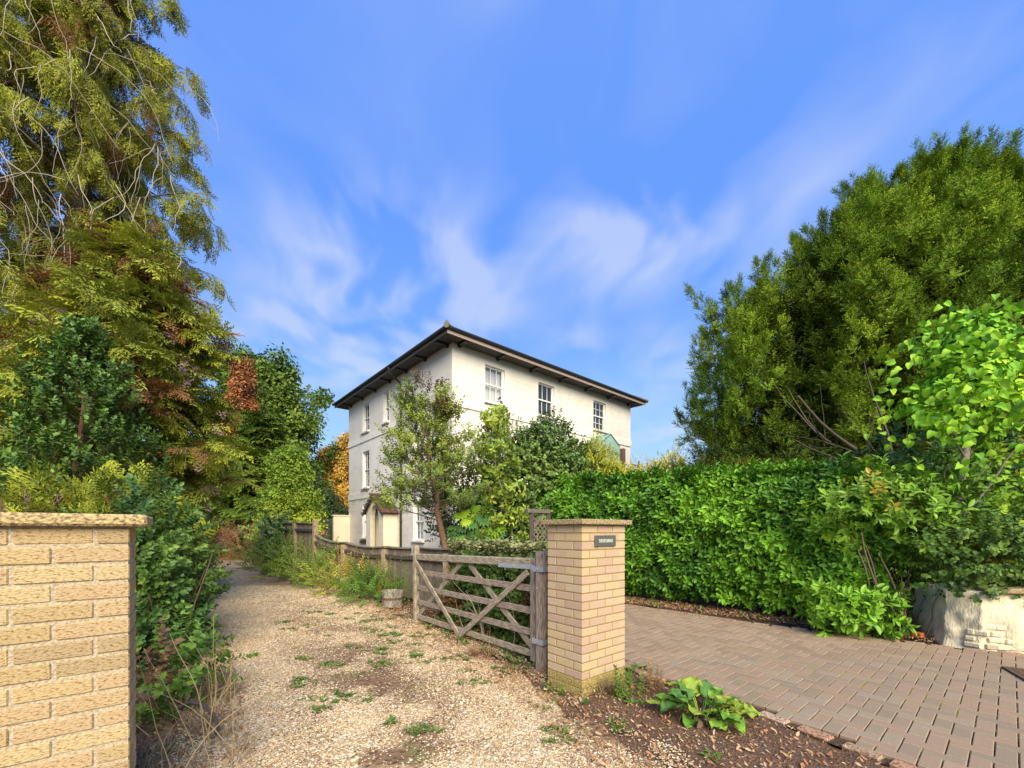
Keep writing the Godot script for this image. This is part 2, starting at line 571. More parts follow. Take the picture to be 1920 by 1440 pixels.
func make_leaves() -> void:
	rng.seed = 77
	C.laurel = many(4, func(): return shoot(8, 0.13, 0.125, 0.026, OVAL, 1.15, 0.3, 0.12, 0.8, 1.2))
	C.laurel_leaf = many(5, func():
		var b := MB.new()
		b.col = vary(0.9, 1.15)
		b.leaf(Vector3.ZERO, Vector3.UP, Vector3(0, 0, 1), 0.13 * rr(0.85, 1.1), 0.028, OVAL, 0.3, rr(0.05, 0.3))
		return b.mesh())
	C.yew = many(4, func(): return plume(0.5, 9, 14, 0.07, 0.012, 0.8))
	C.drape = many(5, func(): return fan(0.36, 6, 5, 0.009, 0.7, 0.35))
	C.gold_fan = many(4, func(): return fan(0.42, 7, 5, 0.011, 0.35, 0.75))
	C.holly = many(4, func(): return shoot(12, 0.22, 0.062, 0.021, HOLLY, 1.2, 0.25, 0.1, 0.6, 1.3))
	C.broad = many(4, func(): return shoot(12, 0.32, 0.07, 0.02, OVAL, 1.2, 0.2, 0.25, 0.7, 1.3))
	C.vine = many(4, func(): return shoot(8, 0.3, 0.15, 0.036, OVAL, 1.7, 0.2, 0.4, 0.75, 1.2))
	C.ivy = many(4, func(): return shoot(12, 0.25, 0.06, 0.028, HEART, 1.5, 0.15, 0.25, 0.65, 1.3))
	C.privet = many(4, func(): return shoot(16, 0.24, 0.045, 0.014, OVAL, 1.1, 0.2, 0.1, 0.75, 1.25))
	C.heart = many(4, func(): return shoot(8, 0.24, 0.088, 0.036, HEART, 1.75, 0.25, 0.45, 0.8, 1.2))
	C.heart_leaf = many(5, func():
		var b := MB.new()
		b.col = vary(0.85, 1.15)
		b.leaf(Vector3.ZERO, Vector3.UP, Vector3(0, 0, 1), 0.1 * rr(0.65, 1.15), 0.041, HEART, rr(0.15, 0.4), rr(0.25, 0.6))
		return b.mesh())
	C.far = many(4, func(): return clump(34, 0.5, 0.2, 0.06, OVAL, 0.65, 1.3))
	C.far_fir = many(3, func(): return fan(1.0, 8, 5, 0.03, 0.35, 0.3))
	C.palm = many(3, func(): return palmate(0.2, 9))
	C.grass = many(4, func(): return tuft(16, 0.075, 0.004, 0.9))
	C.hay = many(3, func(): return tuft(14, 0.42, 0.004, 0.8))
	C.weed = many(4, func(): return stalk(0.75, 26, 0.085, 0.011, 0.12))
	C.weed_low = many(4, func(): return stalk(0.4, 22, 0.075, 0.013, 0.05))
	C.litter = many(5, func():
		var b := MB.new()
		b.col = vary(0.8, 1.2)
		b.leaf(Vector3.ZERO, Vector3(1, 0.15, 0), Vector3(rr(-0.5, 0.5), 1, rr(-0.8, 0.8)), 0.075, rr(0.01, 0.018), HOLLY if rng.randf() < 0.5 else OVAL, rr(0.2, 1.3), rr(-0.9, 0.9))
		return b.mesh())
	C.pebble = many(4, func(): return pebble())
	C.rosette = many(3, func(): return shoot(9, 0.015, 0.07, 0.013, OVAL, 1.35, 0.15, 0.2, 0.7, 1.2))


func pebble() -> ArrayMesh:
	var b := MB.new()
	b.col = Color.WHITE
	var top := Vector3(rr(-0.2, 0.2), 0.55, rr(-0.2, 0.2))
	var ring := []
	var n := 6
	for i in n:
		var a := TAU * (i + rr(-0.25, 0.25)) / n
		ring.append(Vector3(cos(a) * rr(0.75, 1.1), rr(-0.1, 0.2), sin(a) * rr(0.55, 0.85)))
	for i in n:
		var p: Vector3 = ring[i]
		var q: Vector3 = ring[(i + 1) % n]
		b.flat(p, q, top, p + q + top + Vector3(0, 0.3, 0))
		b.flat(p, q, Vector3(0, -0.5, 0), p + q - Vector3(0, 1, 0))
	return b.mesh()


func wander(p: Vector3, d: Vector3, length: float, bend: float, n: int, wob: float) -> PackedVector3Array:
	var out := PackedVector3Array([p])
	d = d.normalized()
	for i in n:
		d = (d + Vector3.UP * bend / n + Vector3(rr(-1, 1), rr(-0.7, 0.7), rr(-1, 1)) * wob / n).normalized()
		p += d * length / n
		out.append(p)
	return out


func tapered(n: int, a: float, b: float) -> PackedFloat32Array:
	var r := PackedFloat32Array()
	for i in n:
		r.append(lerpf(a, b, i / float(n - 1)))
	return r


func along(p: PackedVector3Array, f: float) -> Vector3:
	var x := clampf(f, 0.0, 0.9999) * (p.size() - 1)
	var i := int(x)
	return p[i].lerp(p[i + 1], x - i)


func heading(p: PackedVector3Array, f: float) -> Vector3:
	var i := int(clampf(f, 0.0, 0.9999) * (p.size() - 1))
	return (p[i + 1] - p[i]).normalized()


func blend3(a: Color, b: Color, d: Color, pos: Vector3, scale: float) -> Color:
	var x := noise.get_noise_3dv(pos * scale) * 1.6 + rr(-0.35, 0.35)
	return (a.lerp(b, clampf(-x, 0, 1)) if x < 0 else a.lerp(d, clampf(x, 0, 1))) * rr(0.75, 1.25) * 1.75


# trunk, limbs, twigs and foliage. Keys: see the trees below.
func grow(t: Node3D, o: Dictionary) -> void:
	rng.seed = o.seed
	var n := 10
	var tp := PackedVector3Array()
	for i in n:
		var f := i / float(n - 1)
		var p: Vector3 = o.base.lerp(o.top, f)
		tp.append(p + Vector3(noise.get_noise_2d(f * 90.0, o.seed), 0, noise.get_noise_2d(f * 90.0, o.seed + 40.0)) * o.get("sway", 0.3) * sin(f * PI))
	var tb := MB.new()
	tb.tube(tp, tapered(n, o.r0, o.r1), 9)
	built(t, "trunk", tb, o.get("bark", M.bark))
	var wood := MB.new()
	var xfs := []
	var cols := PackedColorArray()
	var size: Vector2 = o.size
	var add := func(p: Vector3, d: Vector3):
		var dir: Vector3 = d * o.get("k_out", 0.6) + Vector3.UP * o.get("k_up", 0.4) + rdir() * o.get("k_rand", 0.5)
		var s := rr(size.x, size.y)
		var bs: Basis
		if o.get("flat_spray", false):
			bs = basis_xy(dir.cross(Vector3.UP), dir)
			bs = bs * Basis(Vector3.UP, rr(-0.7, 0.7))
			if bs.z.y < 0.0:
				bs = bs * Basis(Vector3.UP, PI)
		else:
			bs = basis_y(dir, rng.randf() * TAU)
		xfs.append(Transform3D(bs.scaled_local(Vector3(s, s, s)), p))
		cols.append(o.tint.call(p))
	var count: int = o.limbs
	for i in count:
		var f := lerpf(o.h0, 1.0, pow((i + rng.randf() * 0.8) / count, o.get("crowd", 1.0)))
		var az := i * 2.39996 + rr(-0.4, 0.4)
		var length: float = o.reach.call(f, az) * rr(0.72, 1.12)
		if length < 0.12:
			continue
		var pitch: float = o.pitch.call(f) + rr(-0.15, 0.15)
		var path := wander(along(tp, f), Vector3(cos(az) * cos(pitch), sin(pitch), sin(az) * cos(pitch)), length, o.bend, 8, o.get("wob", 0.5))
		var lr: float = clampf(length * o.get("thick", 0.012), 0.006, o.r0 * 0.5)
		wood.tube(path, tapered(9, lr, lr * 0.2), 5)
		var step: float = o.step
		var from: float = o.get("bare", 0.3)
		for k in int(length * (1.0 - from) / step) + 1:
			var g := lerpf(from, 1.0, rng.randf())
			add.call(along(path, g) + rdir() * o.get("puff", 0.1), heading(path, g))
		add.call(path[8], heading(path, 1.0))
		for k in int(o.twigs):
			var g := rr(from, 1.0)
			var d := heading(path, g)
			var side := d.cross(Vector3.UP).normalized() * (1.0 if k % 2 == 0 else -1.0)
			var tl: float = length * o.get("twig_len", 0.4) * (1.15 - g * 0.65) * rr(0.6, 1.2)
			var tw := wander(along(path, g), d * 0.6 + side * rr(0.5, 1.0) + Vector3(0, o.get("twig_rise", 0.0) + rr(-0.2, 0.2), 0), tl, o.get("twig_bend", o.bend), 4, o.get("wob", 0.5))
			wood.tube(tw, tapered(5, maxf(lr * 0.35, 0.004), 0.003), 4)
			for j in int(tl / step) + 1:
				var h := rr(0.15, 1.0)
				add.call(along(tw, h) + rdir() * o.get("puff", 0.1) * 0.6, heading(tw, h))
			add.call(tw[4], heading(tw, 1.0))
	built(t, "branches", wood, o.get("twig_mat", o.get("bark", M.bark)))
	scatter(t, "foliage", o.leaves, o.get("leaf_mat", M.leaf), xfs, cols)


# a rounded mass of leaves; sprays in a shell that thins inwards
func mound(t: Node3D, sd: int, center: Vector3, radii: Vector3, count: int, leaves: Array, m: Material, size: Vector2, tint: Callable, lump := 0.25, freq := 1.6, floor_y := 0.02, deep := 0.45) -> void:
	rng.seed = sd
	var xfs := []
	var cols := PackedColorArray()
	for i in count:
		var d := rdir()
		var k := 1.0 + lump * noise.get_noise_3dv(d * freq * 40.0 + Vector3(sd, 0, 0)) * 1.8
		var depth := pow(rng.randf(), 2.0) * deep
		var p := center + d * radii * k * (1.0 - depth)
		if p.y < floor_y:
			continue
		var dir := (d / radii).normalized() + Vector3(0, 0.45, 0) + rdir() * 0.55
		var s := rr(size.x, size.y)
		xfs.append(Transform3D(basis_y(dir, rng.randf() * TAU).scaled_local(Vector3(s, s, s)), p))
		cols.append(tint.call(p))
	scatter(t, "foliage", leaves, m, xfs, cols)


func stems(t: Node3D, sd: int, at: Vector3, count: int, spread: float, h: float, r: float, m: Material, wob := 0.6, lean := 0.35) -> void:
	rng.seed = sd
	for i in count:
		var b := MB.new()
		var a := rng.randf() * TAU
		var p := at + Vector3(cos(a), 0, sin(a)) * spread * sqrt(rng.randf())
		var path := wander(p, Vector3(cos(a) * lean, 1, sin(a) * lean), h * rr(0.7, 1.15), 0.1, 7, wob)
		b.tube(path, tapered(8, r * rr(0.7, 1.2), r * 0.25), 6)
		built(t, "stem", b, m)


# ---- sky, light, camera ----
func make_sky() -> void:
	var w := 1024
	var h := 512
	var im := Image.create(w, h, false, Image.FORMAT_RGBAF)
	var fb := FastNoiseLite.new()
	fb.seed = 21
	fb.noise_type = FastNoiseLite.TYPE_SIMPLEX_SMOOTH
	fb.frequency = 1.0
	fb.fractal_octaves = 5
	fb.fractal_gain = 0.5
	var low := FastNoiseLite.new()
	low.seed = 4
	low.frequency = 0.9
	low.fractal_octaves = 2
	# soft banks of thin cloud: across, up (tangents), widths, amount
	var banks := [[-0.38, 0.62, 0.22, 0.17, 1.0], [-0.5, 0.5, 0.17, 0.09, 0.75], [0.3, 0.7, 0.27, 0.11, 0.95], [-0.09, 0.58, 0.09, 0.09, 0.75], [0.14, 0.46, 0.08, 0.04, 0.6], [0.4, 0.42, 0.1, 0.06, 0.6], [0.66, 0.88, 0.2, 0.14, 0.32], [0.02, 1.3, 0.2, 0.08, 0.25], [1.0, 1.1, 0.3, 0.3, 0.15], [-0.3, 0.75, 0.2, 0.12, 0.45], [-0.2, 0.5, 0.2, 0.1, 0.4], [-0.4, 0.38, 0.3, 0.05, 0.5], [0.42, 0.25, 0.35, 0.08, 0.55]]
	var stops := [[0.0, Color(0.62, 0.84, 1.02)], [0.2, Color(0.4, 0.69, 1.02)], [0.42, Color(0.2, 0.435, 1.0)], [0.65, Color(0.145, 0.35, 0.99)], [0.95, Color(0.16, 0.35, 0.97)], [1.6, Color(0.15, 0.31, 0.93)]]
	for j in h:
		var th := PI * (j + 0.5) / h
		var y := cos(th)
		var el := PI * 0.5 - th
		var base := Color(0.2, 0.2, 0.15)
		if el > -0.02:
			for k in stops.size() - 1:
				if el <= stops[k + 1][0]:
					base = stops[k][1].lerp(stops[k + 1][1], clampf((el - stops[k][0]) / (stops[k + 1][0] - stops[k][0]), 0, 1))
					break
		for i in w:
			var c := base
			if el > -0.02:
				var ph := TAU * (i + 0.5) / w
				var dx := sin(ph) * sin(th)
				var dz := -cos(ph) * sin(th)
				var yy := maxf(y, 0.0) + 0.1
				var qx := dx / yy
				var qz := dz / yy
				var warp := low.get_noise_2d(qx * 1.3, qz * 1.3)
				var n1 := fb.get_noise_2d(qx * 1.9 + warp * 0.5 + qz * 0.3, qz * 1.25 + warp * 0.5)
				var n2 := fb.get_noise_2d(qx * 5.0 + warp * 0.9 + 9.0 - qz * 0.7, qz * 2.6 + 5.0)
				var cover := clampf(low.get_noise_2d(qx * 0.5 + 30.0, qz * 0.5) * 1.5, 0.0, 1.0) * 0.5
				if dz < -0.2:
					var a := dx / -dz
					var b := y / -dz
					var near := clampf((-dz - 0.2) * 4.0, 0.0, 1.0)
					var sum := 0.1
					for k in banks:
						var ea: float = (a - k[0]) / k[2]
						var eb: float = (b - k[1]) / k[3]
						sum += k[4] * exp(-ea * ea - eb * eb)
					cover = lerpf(cover, minf(sum, 1.1), near)
				var al := clampf(cover * (0.55 + n1 * 1.3 + n2 * 0.7), 0.0, 0.85)
				c = base.lerp(Color(0.74, 0.8, 0.97), al * 0.62)
			im.set_pixel(i, j, Color(c.r, c.g, c.b, 1.0) * (1.0 / EXPO))
	var m := PanoramaSkyMaterial.new()
	m.panorama = ImageTexture.create_from_image(im)
	var sky := Sky.new()
	sky.sky_material = m
	var e := Environment.new()
	e.background_mode = Environment.BG_SKY
	e.sky = sky
	e.tonemap_mode = Environment.TONE_MAPPER_LINEAR
	e.tonemap_exposure = EXPO
	e.sdfgi_enabled = true
	e.ssao_enabled = true
	e.ssil_enabled = true
	var we := WorldEnvironment.new()
	we.name = "world_environment"
	we.environment = e
	add_child(we)


const EXPO := 1.85


func make_light_and_camera() -> void:
	var sun := DirectionalLight3D.new()
	sun.name = "sun"
	sun.light_energy = 1.24
	sun.light_color = Color(1.0, 0.955, 0.84)
	sun.light_angular_distance = 46.0
	sun.shadow_enabled = true
	add_child(sun)
	sun.look_at_from_position(Vector3(2.2, 6.0, 8.4), Vector3.ZERO)
	var cam := Camera3D.new()
	cam.name = "camera"
	cam.position = Vector3(0, 1.45, 0)
	cam.projection = Camera3D.PROJECTION_FRUSTUM
	cam.near = 0.05
	cam.far = 500.0
	# upright lens of a 102 degree view, shifted upwards so that walls stay vertical
	cam.size = 2.0 * 0.05 * 720.0 / 775.0
	cam.frustum_offset = Vector2(0, 0.05 * 275.0 / 775.0)
	cam.current = true
	add_child(cam)


# ---- ground ----
func table(t: Array, x: float) -> float:
	if x <= t[0][0]:
		return t[0][1]
	for i in t.size() - 1:
		if x <= t[i + 1][0]:
			return lerpf(t[i][1], t[i + 1][1], (x - t[i][0]) / (t[i + 1][0] - t[i][0]))
	return t[-1][1]


const RIGHT_EDGE := [[0.3, 1.6], [1.5, 1.3], [2.5, 0.85], [3.6, 0.32], [4.4, 0.05], [6.6, -1.75], [7.9, -2.45], [9.8, -4.15], [12.0, -6.1], [17.0, -9.6], [21.0, -12.8], [26.0, -17.5]]
const MIDDLE := [[0.3, -0.2], [2.5, -0.75], [3.4, -1.05], [5.5, -2.25], [10.0, -5.4], [22.0, -14.5]]


func drive_left(d: float) -> float:
	return -0.73 * d - 0.2 + noise.get_noise_1d(d * 30.0) * 0.25


func drive_right(d: float) -> float:
	return table(RIGHT_EDGE, d) + noise.get_noise_1d(d * 40.0 + 500.0) * 0.15


# how much bare soil shows through the gravel
func bare(x: float, d: float) -> float:
	var c := table(MIDDLE, d)
	var k := (x - c) / (0.55 + 0.07 * d)
	var n := noise.get_noise_2d(x * 55.0, d * 55.0)
	var m := exp(-k * k) * clampf(0.95 + n * 2.0, 0.0, 1.0) * clampf(1.35 - d * 0.09, 0.25, 1.0)
	var er := (drive_right(d) - x) / 0.45
	var le := (x - drive_left(d)) / 0.4
	m = maxf(m, clampf(1.0 - er, 0.0, 1.0) * clampf(0.75 + n * 1.6, 0.0, 1.0))
	m = maxf(m, clampf(1.0 - le, 0.0, 1.0) * clampf(0.8 + n * 1.6, 0.0, 1.0))
	if d < 3.6:
		m = maxf(m, clampf((x - 0.0) * 1.3, 0.0, 0.9) * clampf(0.5 + n * 2.0, 0.0, 1.0))
	return clampf(m, 0.0, 1.0)


func ground_height(x: float, d: float) -> float:
	return noise.get_noise_2d(x * 22.0, d * 22.0) * 0.02


func make_ground() -> void:
	var b := MB.new()
	var g := 100
	b.quad(Vector3(-250, -0.03, -250), Vector3(250, -0.03, -250), Vector3(250, -0.03, 60), Vector3(-250, -0.03, 60), Vector3.UP)
	structure("ground", "dark earth ground under the gardens", b.mesh(), world_mat(lin(0.27, 0.175, 0.11), 0.95, T.soil, 1.4, T.brickh, 1.5))
	# gravel sheet
	var gm := world_mat(Color.WHITE, 0.95, T.stones, 0.55, T.stonesh, 0.7)
	gm.vertex_color_use_as_albedo = true
	b = MB.new()
	var d := 0.3
	while d < 25.0:
		var st := 0.09 if d < 6.0 else (0.16 if d < 11.0 else 0.4)
		var x := drive_left(d) - 0.2
		var xe := drive_right(d) + 0.25
		while x < xe:
			var ps := []
			for k in [[0.0, 0.0], [1.0, 0.0], [1.0, 1.0], [0.0, 1.0]]:
				var px: float = x + k[0] * st
				var pd: float = d + k[1] * st
				var edge := minf(px - drive_left(pd) + 0.1, drive_right(pd) + 0.12 - px)
				ps.append(V(px, ground_height(px, pd) * clampf(edge * 4.0, 0.0, 1.0) - (0.035 if edge < 0.0 else 0.0), pd))
			var soil := bare(x, d)
			var moss := clampf(noise.get_noise_2d(x * 90.0 + 300.0, d * 90.0) * 2.0 - 0.1, 0.0, 1.0)
			var a := Color(0.58, 0.45, 0.29).lerp(Color(0.25, 0.16, 0.1).lerp(Color(0.2, 0.19, 0.07), moss), soil)
			b.col = a
			b.quad(ps[0], ps[1], ps[2], ps[3], Vector3.UP)
			x += st
		d += st
	structure("gravel_drive", "pale gravel drive curving past the fence to the house", b.mesh(), gm)
	# loose stones
	rng.seed = 31
	var xfs := []
	var cols := PackedColorArray()
	var tones := [Color(0.66, 0.5, 0.29), Color(0.56, 0.39, 0.2), Color(0.7, 0.57, 0.38), Color(0.43, 0.29, 0.16), Color(0.63, 0.46, 0.24), Color(0.52, 0.43, 0.32), Color(0.74, 0.65, 0.5)]
	for i in 230000:
		var dd := 1.9 + 9.0 * pow(rng.randf(), 1.9)
		var xl := drive_left(dd)
		var xx := lerpf(maxf(xl, -1.3 * dd), minf(drive_right(dd) + (0.3 if rng.randf() < 0.84 else 1.0 * rng.randf()), dd * 0.75), rng.randf())
		if rng.randf() < bare(xx, dd) * 0.96:
			continue
		var s := rr(0.0045, 0.0095) * (1.0 if rng.randf() < 0.97 else 1.7) * (1.0 + maxf(dd - 5.0, 0.0) * 0.12)
		var bs := Basis(Vector3.UP, rng.randf() * TAU) * Basis(Vector3.RIGHT, rr(-0.5, 0.5))
		xfs.append(Transform3D(bs.scaled_local(Vector3(s * rr(0.8, 1.5), s * rr(0.6, 1.0), s)), V(xx, ground_height(xx, dd) + s * 0.25 + (0.012 if xx > drive_right(dd) + 0.1 and dd < 4.4 else 0.0), dd)))
		cols.append(tones[rng.randi() % tones.size()] * rr(0.75, 1.12))
	var st := Node3D.new()
	st.name = "gravel_stones"
	st.set_meta("kind", "stuff")
	st.set_meta("label", "loose pale gravel stones lying on the drive")
	add_child(st)
	scatter(st, "gravel", C.pebble, M.stone, xfs, cols)


func make_soil_strip() -> void:
	# the planted strip between the gravel and the paving
	var b := MB.new()
	var h := func(x: float, d: float, f: float) -> float:
		return -0.012 + 0.03 * sin(clampf(f, 0.0, 1.0) * PI) + noise.get_noise_2d(x * 120.0, d * 120.0) * 0.02
	var n := 16
	var d := 1.2
	while d < 4.5:
		for k in n:
			var ps := []
			for e in [[k, 0], [k + 1, 0], [k + 1, 1], [k, 1]]:
				var dd: float = d + e[1] * 0.1
				var x0 := table(RIGHT_EDGE, dd) - 0.1
				var x1 := table([[1.0, 3.4], [2.0, 2.62], [2.55, 2.31], [3.28, 1.9], [4.12, 1.28], [5.0, 0.95]], dd) + 0.02
				var f: float = e[0] / float(n)
				ps.append(V(lerpf(x0, x1, f), h.call(lerpf(x0, x1, f), dd, f), dd))
			var q: Vector3 = (ps[1] - ps[0]).cross(ps[3] - ps[0]).normalized()
			b.quad(ps[0], ps[1], ps[2], ps[3], q if q.y > 0.0 else -q)
		d += 0.1
	structure("soil_strip", "strip of brown soil and leaf litter between the gravel and the paving", b.mesh(), world_mat(lin(0.36, 0.235, 0.155), 0.95, T.soil, 2.2, T.brickh, 1.0))


const PAVED := [[3.4, 1.0], [2.62, 2.0], [2.31, 2.55], [1.9, 3.28], [1.28, 4.12], [0.95, 5.0], [0.7, 6.4], [0.5, 9.2], [1.2, 9.5], [2.28, 8.03], [3.75, 6.45], [4.9, 5.55], [5.45, 5.08], [6.0, 4.82], [7.2, 4.6], [9.5, 4.4], [9.5, 1.0]]


func make_paving() -> void:
	var poly := PackedVector2Array()
	for p in PAVED:
		poly.append(Vector2(p[0], p[1]))
	var b := MB.new()
	var ix := Geometry2D.triangulate_polygon(poly)
	for i in range(0, ix.size(), 3):
		b.tri(V(poly[ix[i]].x, 0.004, poly[ix[i]].y), V(poly[ix[i + 1]].x, 0.004, poly[ix[i + 1]].y), V(poly[ix[i + 2]].x, 0.004, poly[ix[i + 2]].y), Vector3.UP, Vector3.UP, Vector3.UP)
	var bed := structure("paved_drive", "brick paved drive of pinkish blocks in herringbone beside the laurel hedge", b.mesh(), world_mat(lin(0.17, 0.125, 0.07), 0.95, T.soil, 2.0))
	rng.seed = 41
	# block shapes, each with its own patch of grain
	var shapes := []
	for i in 6:
		var m := MB.new()
		m.uo = Vector2(rr(0, 1), rr(0, 1))
		m.box(Transform3D(), Vector3(0.195, 0.05, 0.095), 0.005)
		shapes.append(m.mesh())
	var r3 := V(0.77, 0, 0.638)
	var l3 := V(0.638, 0, -0.77)
	var o := V(1.2, 0, 4.2)
	var half_shapes := []
	for i in 3:
		var m := MB.new()
		m.uo = Vector2(rr(0, 1), rr(0, 1))
		m.box(Transform3D(), Vector3(0.095, 0.05, 0.095), 0.005)
		half_shapes.append(m.mesh())
	var list := []
	var inner := Geometry2D.offset_polygon(poly, -0.115)
	var within := func(p: Vector3) -> bool:
		var p2 := Vector2(p.x, -p.z)
		if p2.y > 9.4 or p2.x > 8.0 or p2.y < 1.3:
			return false
		for q in inner:
			if Geometry2D.is_point_in_polygon(p2, q):
				return true
		return false
	for ia in range(-60, 110):
		for ib in range(-70, 60):
			var ph := posmod(ia + ib, 4)
			if ph != 0 and ph != 2:
				continue
			var along_r := ph == 0
			var first := o + r3 * (ia + 0.5) * 0.1 + l3 * (ib + 0.5) * 0.1
			var second := first + (r3 if along_r else l3) * 0.1
			var in1: bool = within.call(first)
			var in2: bool = within.call(second)
			if not in1 and not in2:
				continue
			var p := (first + second) * 0.5 if in1 and in2 else (first if in1 else second)
			var sx := 960.0 + 775.0 * p.x / -p.z
			var sy := 995.0 + 775.0 * 1.45 / -p.z
			list.append([p, along_r, (-p.z if sx < 1930.0 and sy < 1450.0 else 100.0 - p.z), in1 and in2])
	list.sort_custom(func(x, y): return x[2] < y[2])
	var xfs := []
	var cols := PackedColorArray()
	for i in list.size():
		var e: Array = list[i]
		var p: Vector3 = e[0]
		var bs := basis_xy(r3 if e[1] else l3, Vector3(rr(-0.012, 0.012), 1, rr(-0.012, 0.012))) * Basis(Vector3.UP, rr(-0.012, 0.012) + (PI if rng.randf() < 0.5 else 0.0))
		var xf := Transform3D(bs, p + Vector3(0, 0.002 + rr(-0.0015, 0.0015), 0))
		if not e[3]:
			part(bed, "cut_paver", half_shapes[rng.randi() % 3], M.paver[rng.randi() % 5], xf)
		elif i < 290:
			part(bed, "paver", shapes[rng.randi() % 6], M.paver[rng.randi() % 5], xf)
		else:
			xfs.append(xf)
			cols.append(Color.WHITE * rr(0.85, 1.12))
	var pm: StandardMaterial3D = M.paver[0].duplicate()
	pm.vertex_color_use_as_albedo = true
	scatter(bed, "pavers", shapes, pm, xfs, cols)
	# edging bricks along both sides
	var eb := []
	for i in 4:
		var m := MB.new()
		m.uo = Vector2(rr(0, 1), rr(0, 1))
		m.box(Transform3D(), Vector3(0.2, 0.07, 0.1), 0.008)
		eb.append(m.mesh())
	for side in [[1, 6], [9, 13]]:
		for i in range(side[0], side[1]):
			var a := V(PAVED[i][0], 0, PAVED[i][1])
			var c := V(PAVED[i + 1][0], 0, PAVED[i + 1][1])
			var n := int(a.distance_to(c) / 0.21)
			var dir := (c - a).normalized()
			var off := Vector3(dir.z, 0, -dir.x) * (0.055 if side[0] == 1 else 0.055)
			if not Geometry2D.is_point_in_polygon(Vector2((a + c + off * 2.0).x * 0.5, -(a + c + off * 2.0).z * 0.5), poly):
				off = -off
			for k in n:
				var p := a.lerp(c, (k + 0.5) / n) + off * rr(0.9, 1.1) + Vector3(0, -0.011 + rr(-0.004, 0.003), 0)
				part(bed, "edging_brick", eb[rng.randi() % 4], M.edging[rng.randi() % 4], Transform3D(basis_xy(dir.rotated(Vector3.UP, rr(-0.05, 0.05)), Vector3(rr(-0.03, 0.03), 1, rr(-0.03, 0.03))), p))
	# moss in the joints
	xfs = []
	cols = PackedColorArray()
	var mm := MB.new()
	mm.col = Color.WHITE
	for i in 7:
		var a := TAU * i / 7.0
		var a2 := TAU * (i + 1) / 7.0
		mm.flat(Vector3(cos(a), 0, sin(a)), Vector3(cos(a2), 0, sin(a2)), Vector3(0, 0.5, 0), Vector3.UP)
	for i in 5200:
		var f := rng.randf()
		var p := V(2.3, 0, 6.0).lerp(V(3.6, 0, 3.3), f) + l3 * 0.0 + r3 * rr(-1, 1) * rr(0, 0.45)
		if i % 3 == 0:
			p = V(1.5, 0, 8.3).lerp(V(4.7, 0, 5.4), f) + Vector3(rr(-0.5, 0.3), 0, rr(-0.3, 0.5))
		elif i % 3 == 1:
			p = V(rr(1.3, 5.0), 0, rr(2.4, 7.0))
		var q := p - o
		# keep to a joint
		var u := q.dot(r3) / 0.1
		var v := q.dot(l3) / 0.1
		if rng.randf() < 0.5:
			u = roundf(u)
		else:
			v = roundf(v)
		p = o + r3 * u * 0.1 + l3 * v * 0.1
		if not Geometry2D.is_point_in_polygon(Vector2(p.x, -p.z), inner[0]):
			continue
		if noise.get_noise_2d(p.x * 60.0, p.z * 60.0) < -0.05 + (0.1 if i % 3 == 1 else -0.1):
			continue
		var s := rr(0.004, 0.012)
		xfs.append(Transform3D(Basis(Vector3.UP, rng.randf() * TAU).scaled(Vector3(s * rr(1, 2), s * 0.5, s)), p + Vector3(0, 0.0235, 0)))
		cols.append(Color(0.2, 0.22, 0.04).lerp(Color(0.3, 0.22, 0.08), rng.randf()) * rr(0.7, 1.3))
	scatter(bed, "moss", [mm.mesh()], M.litter, xfs, cols, "moss growing in the paving joints")


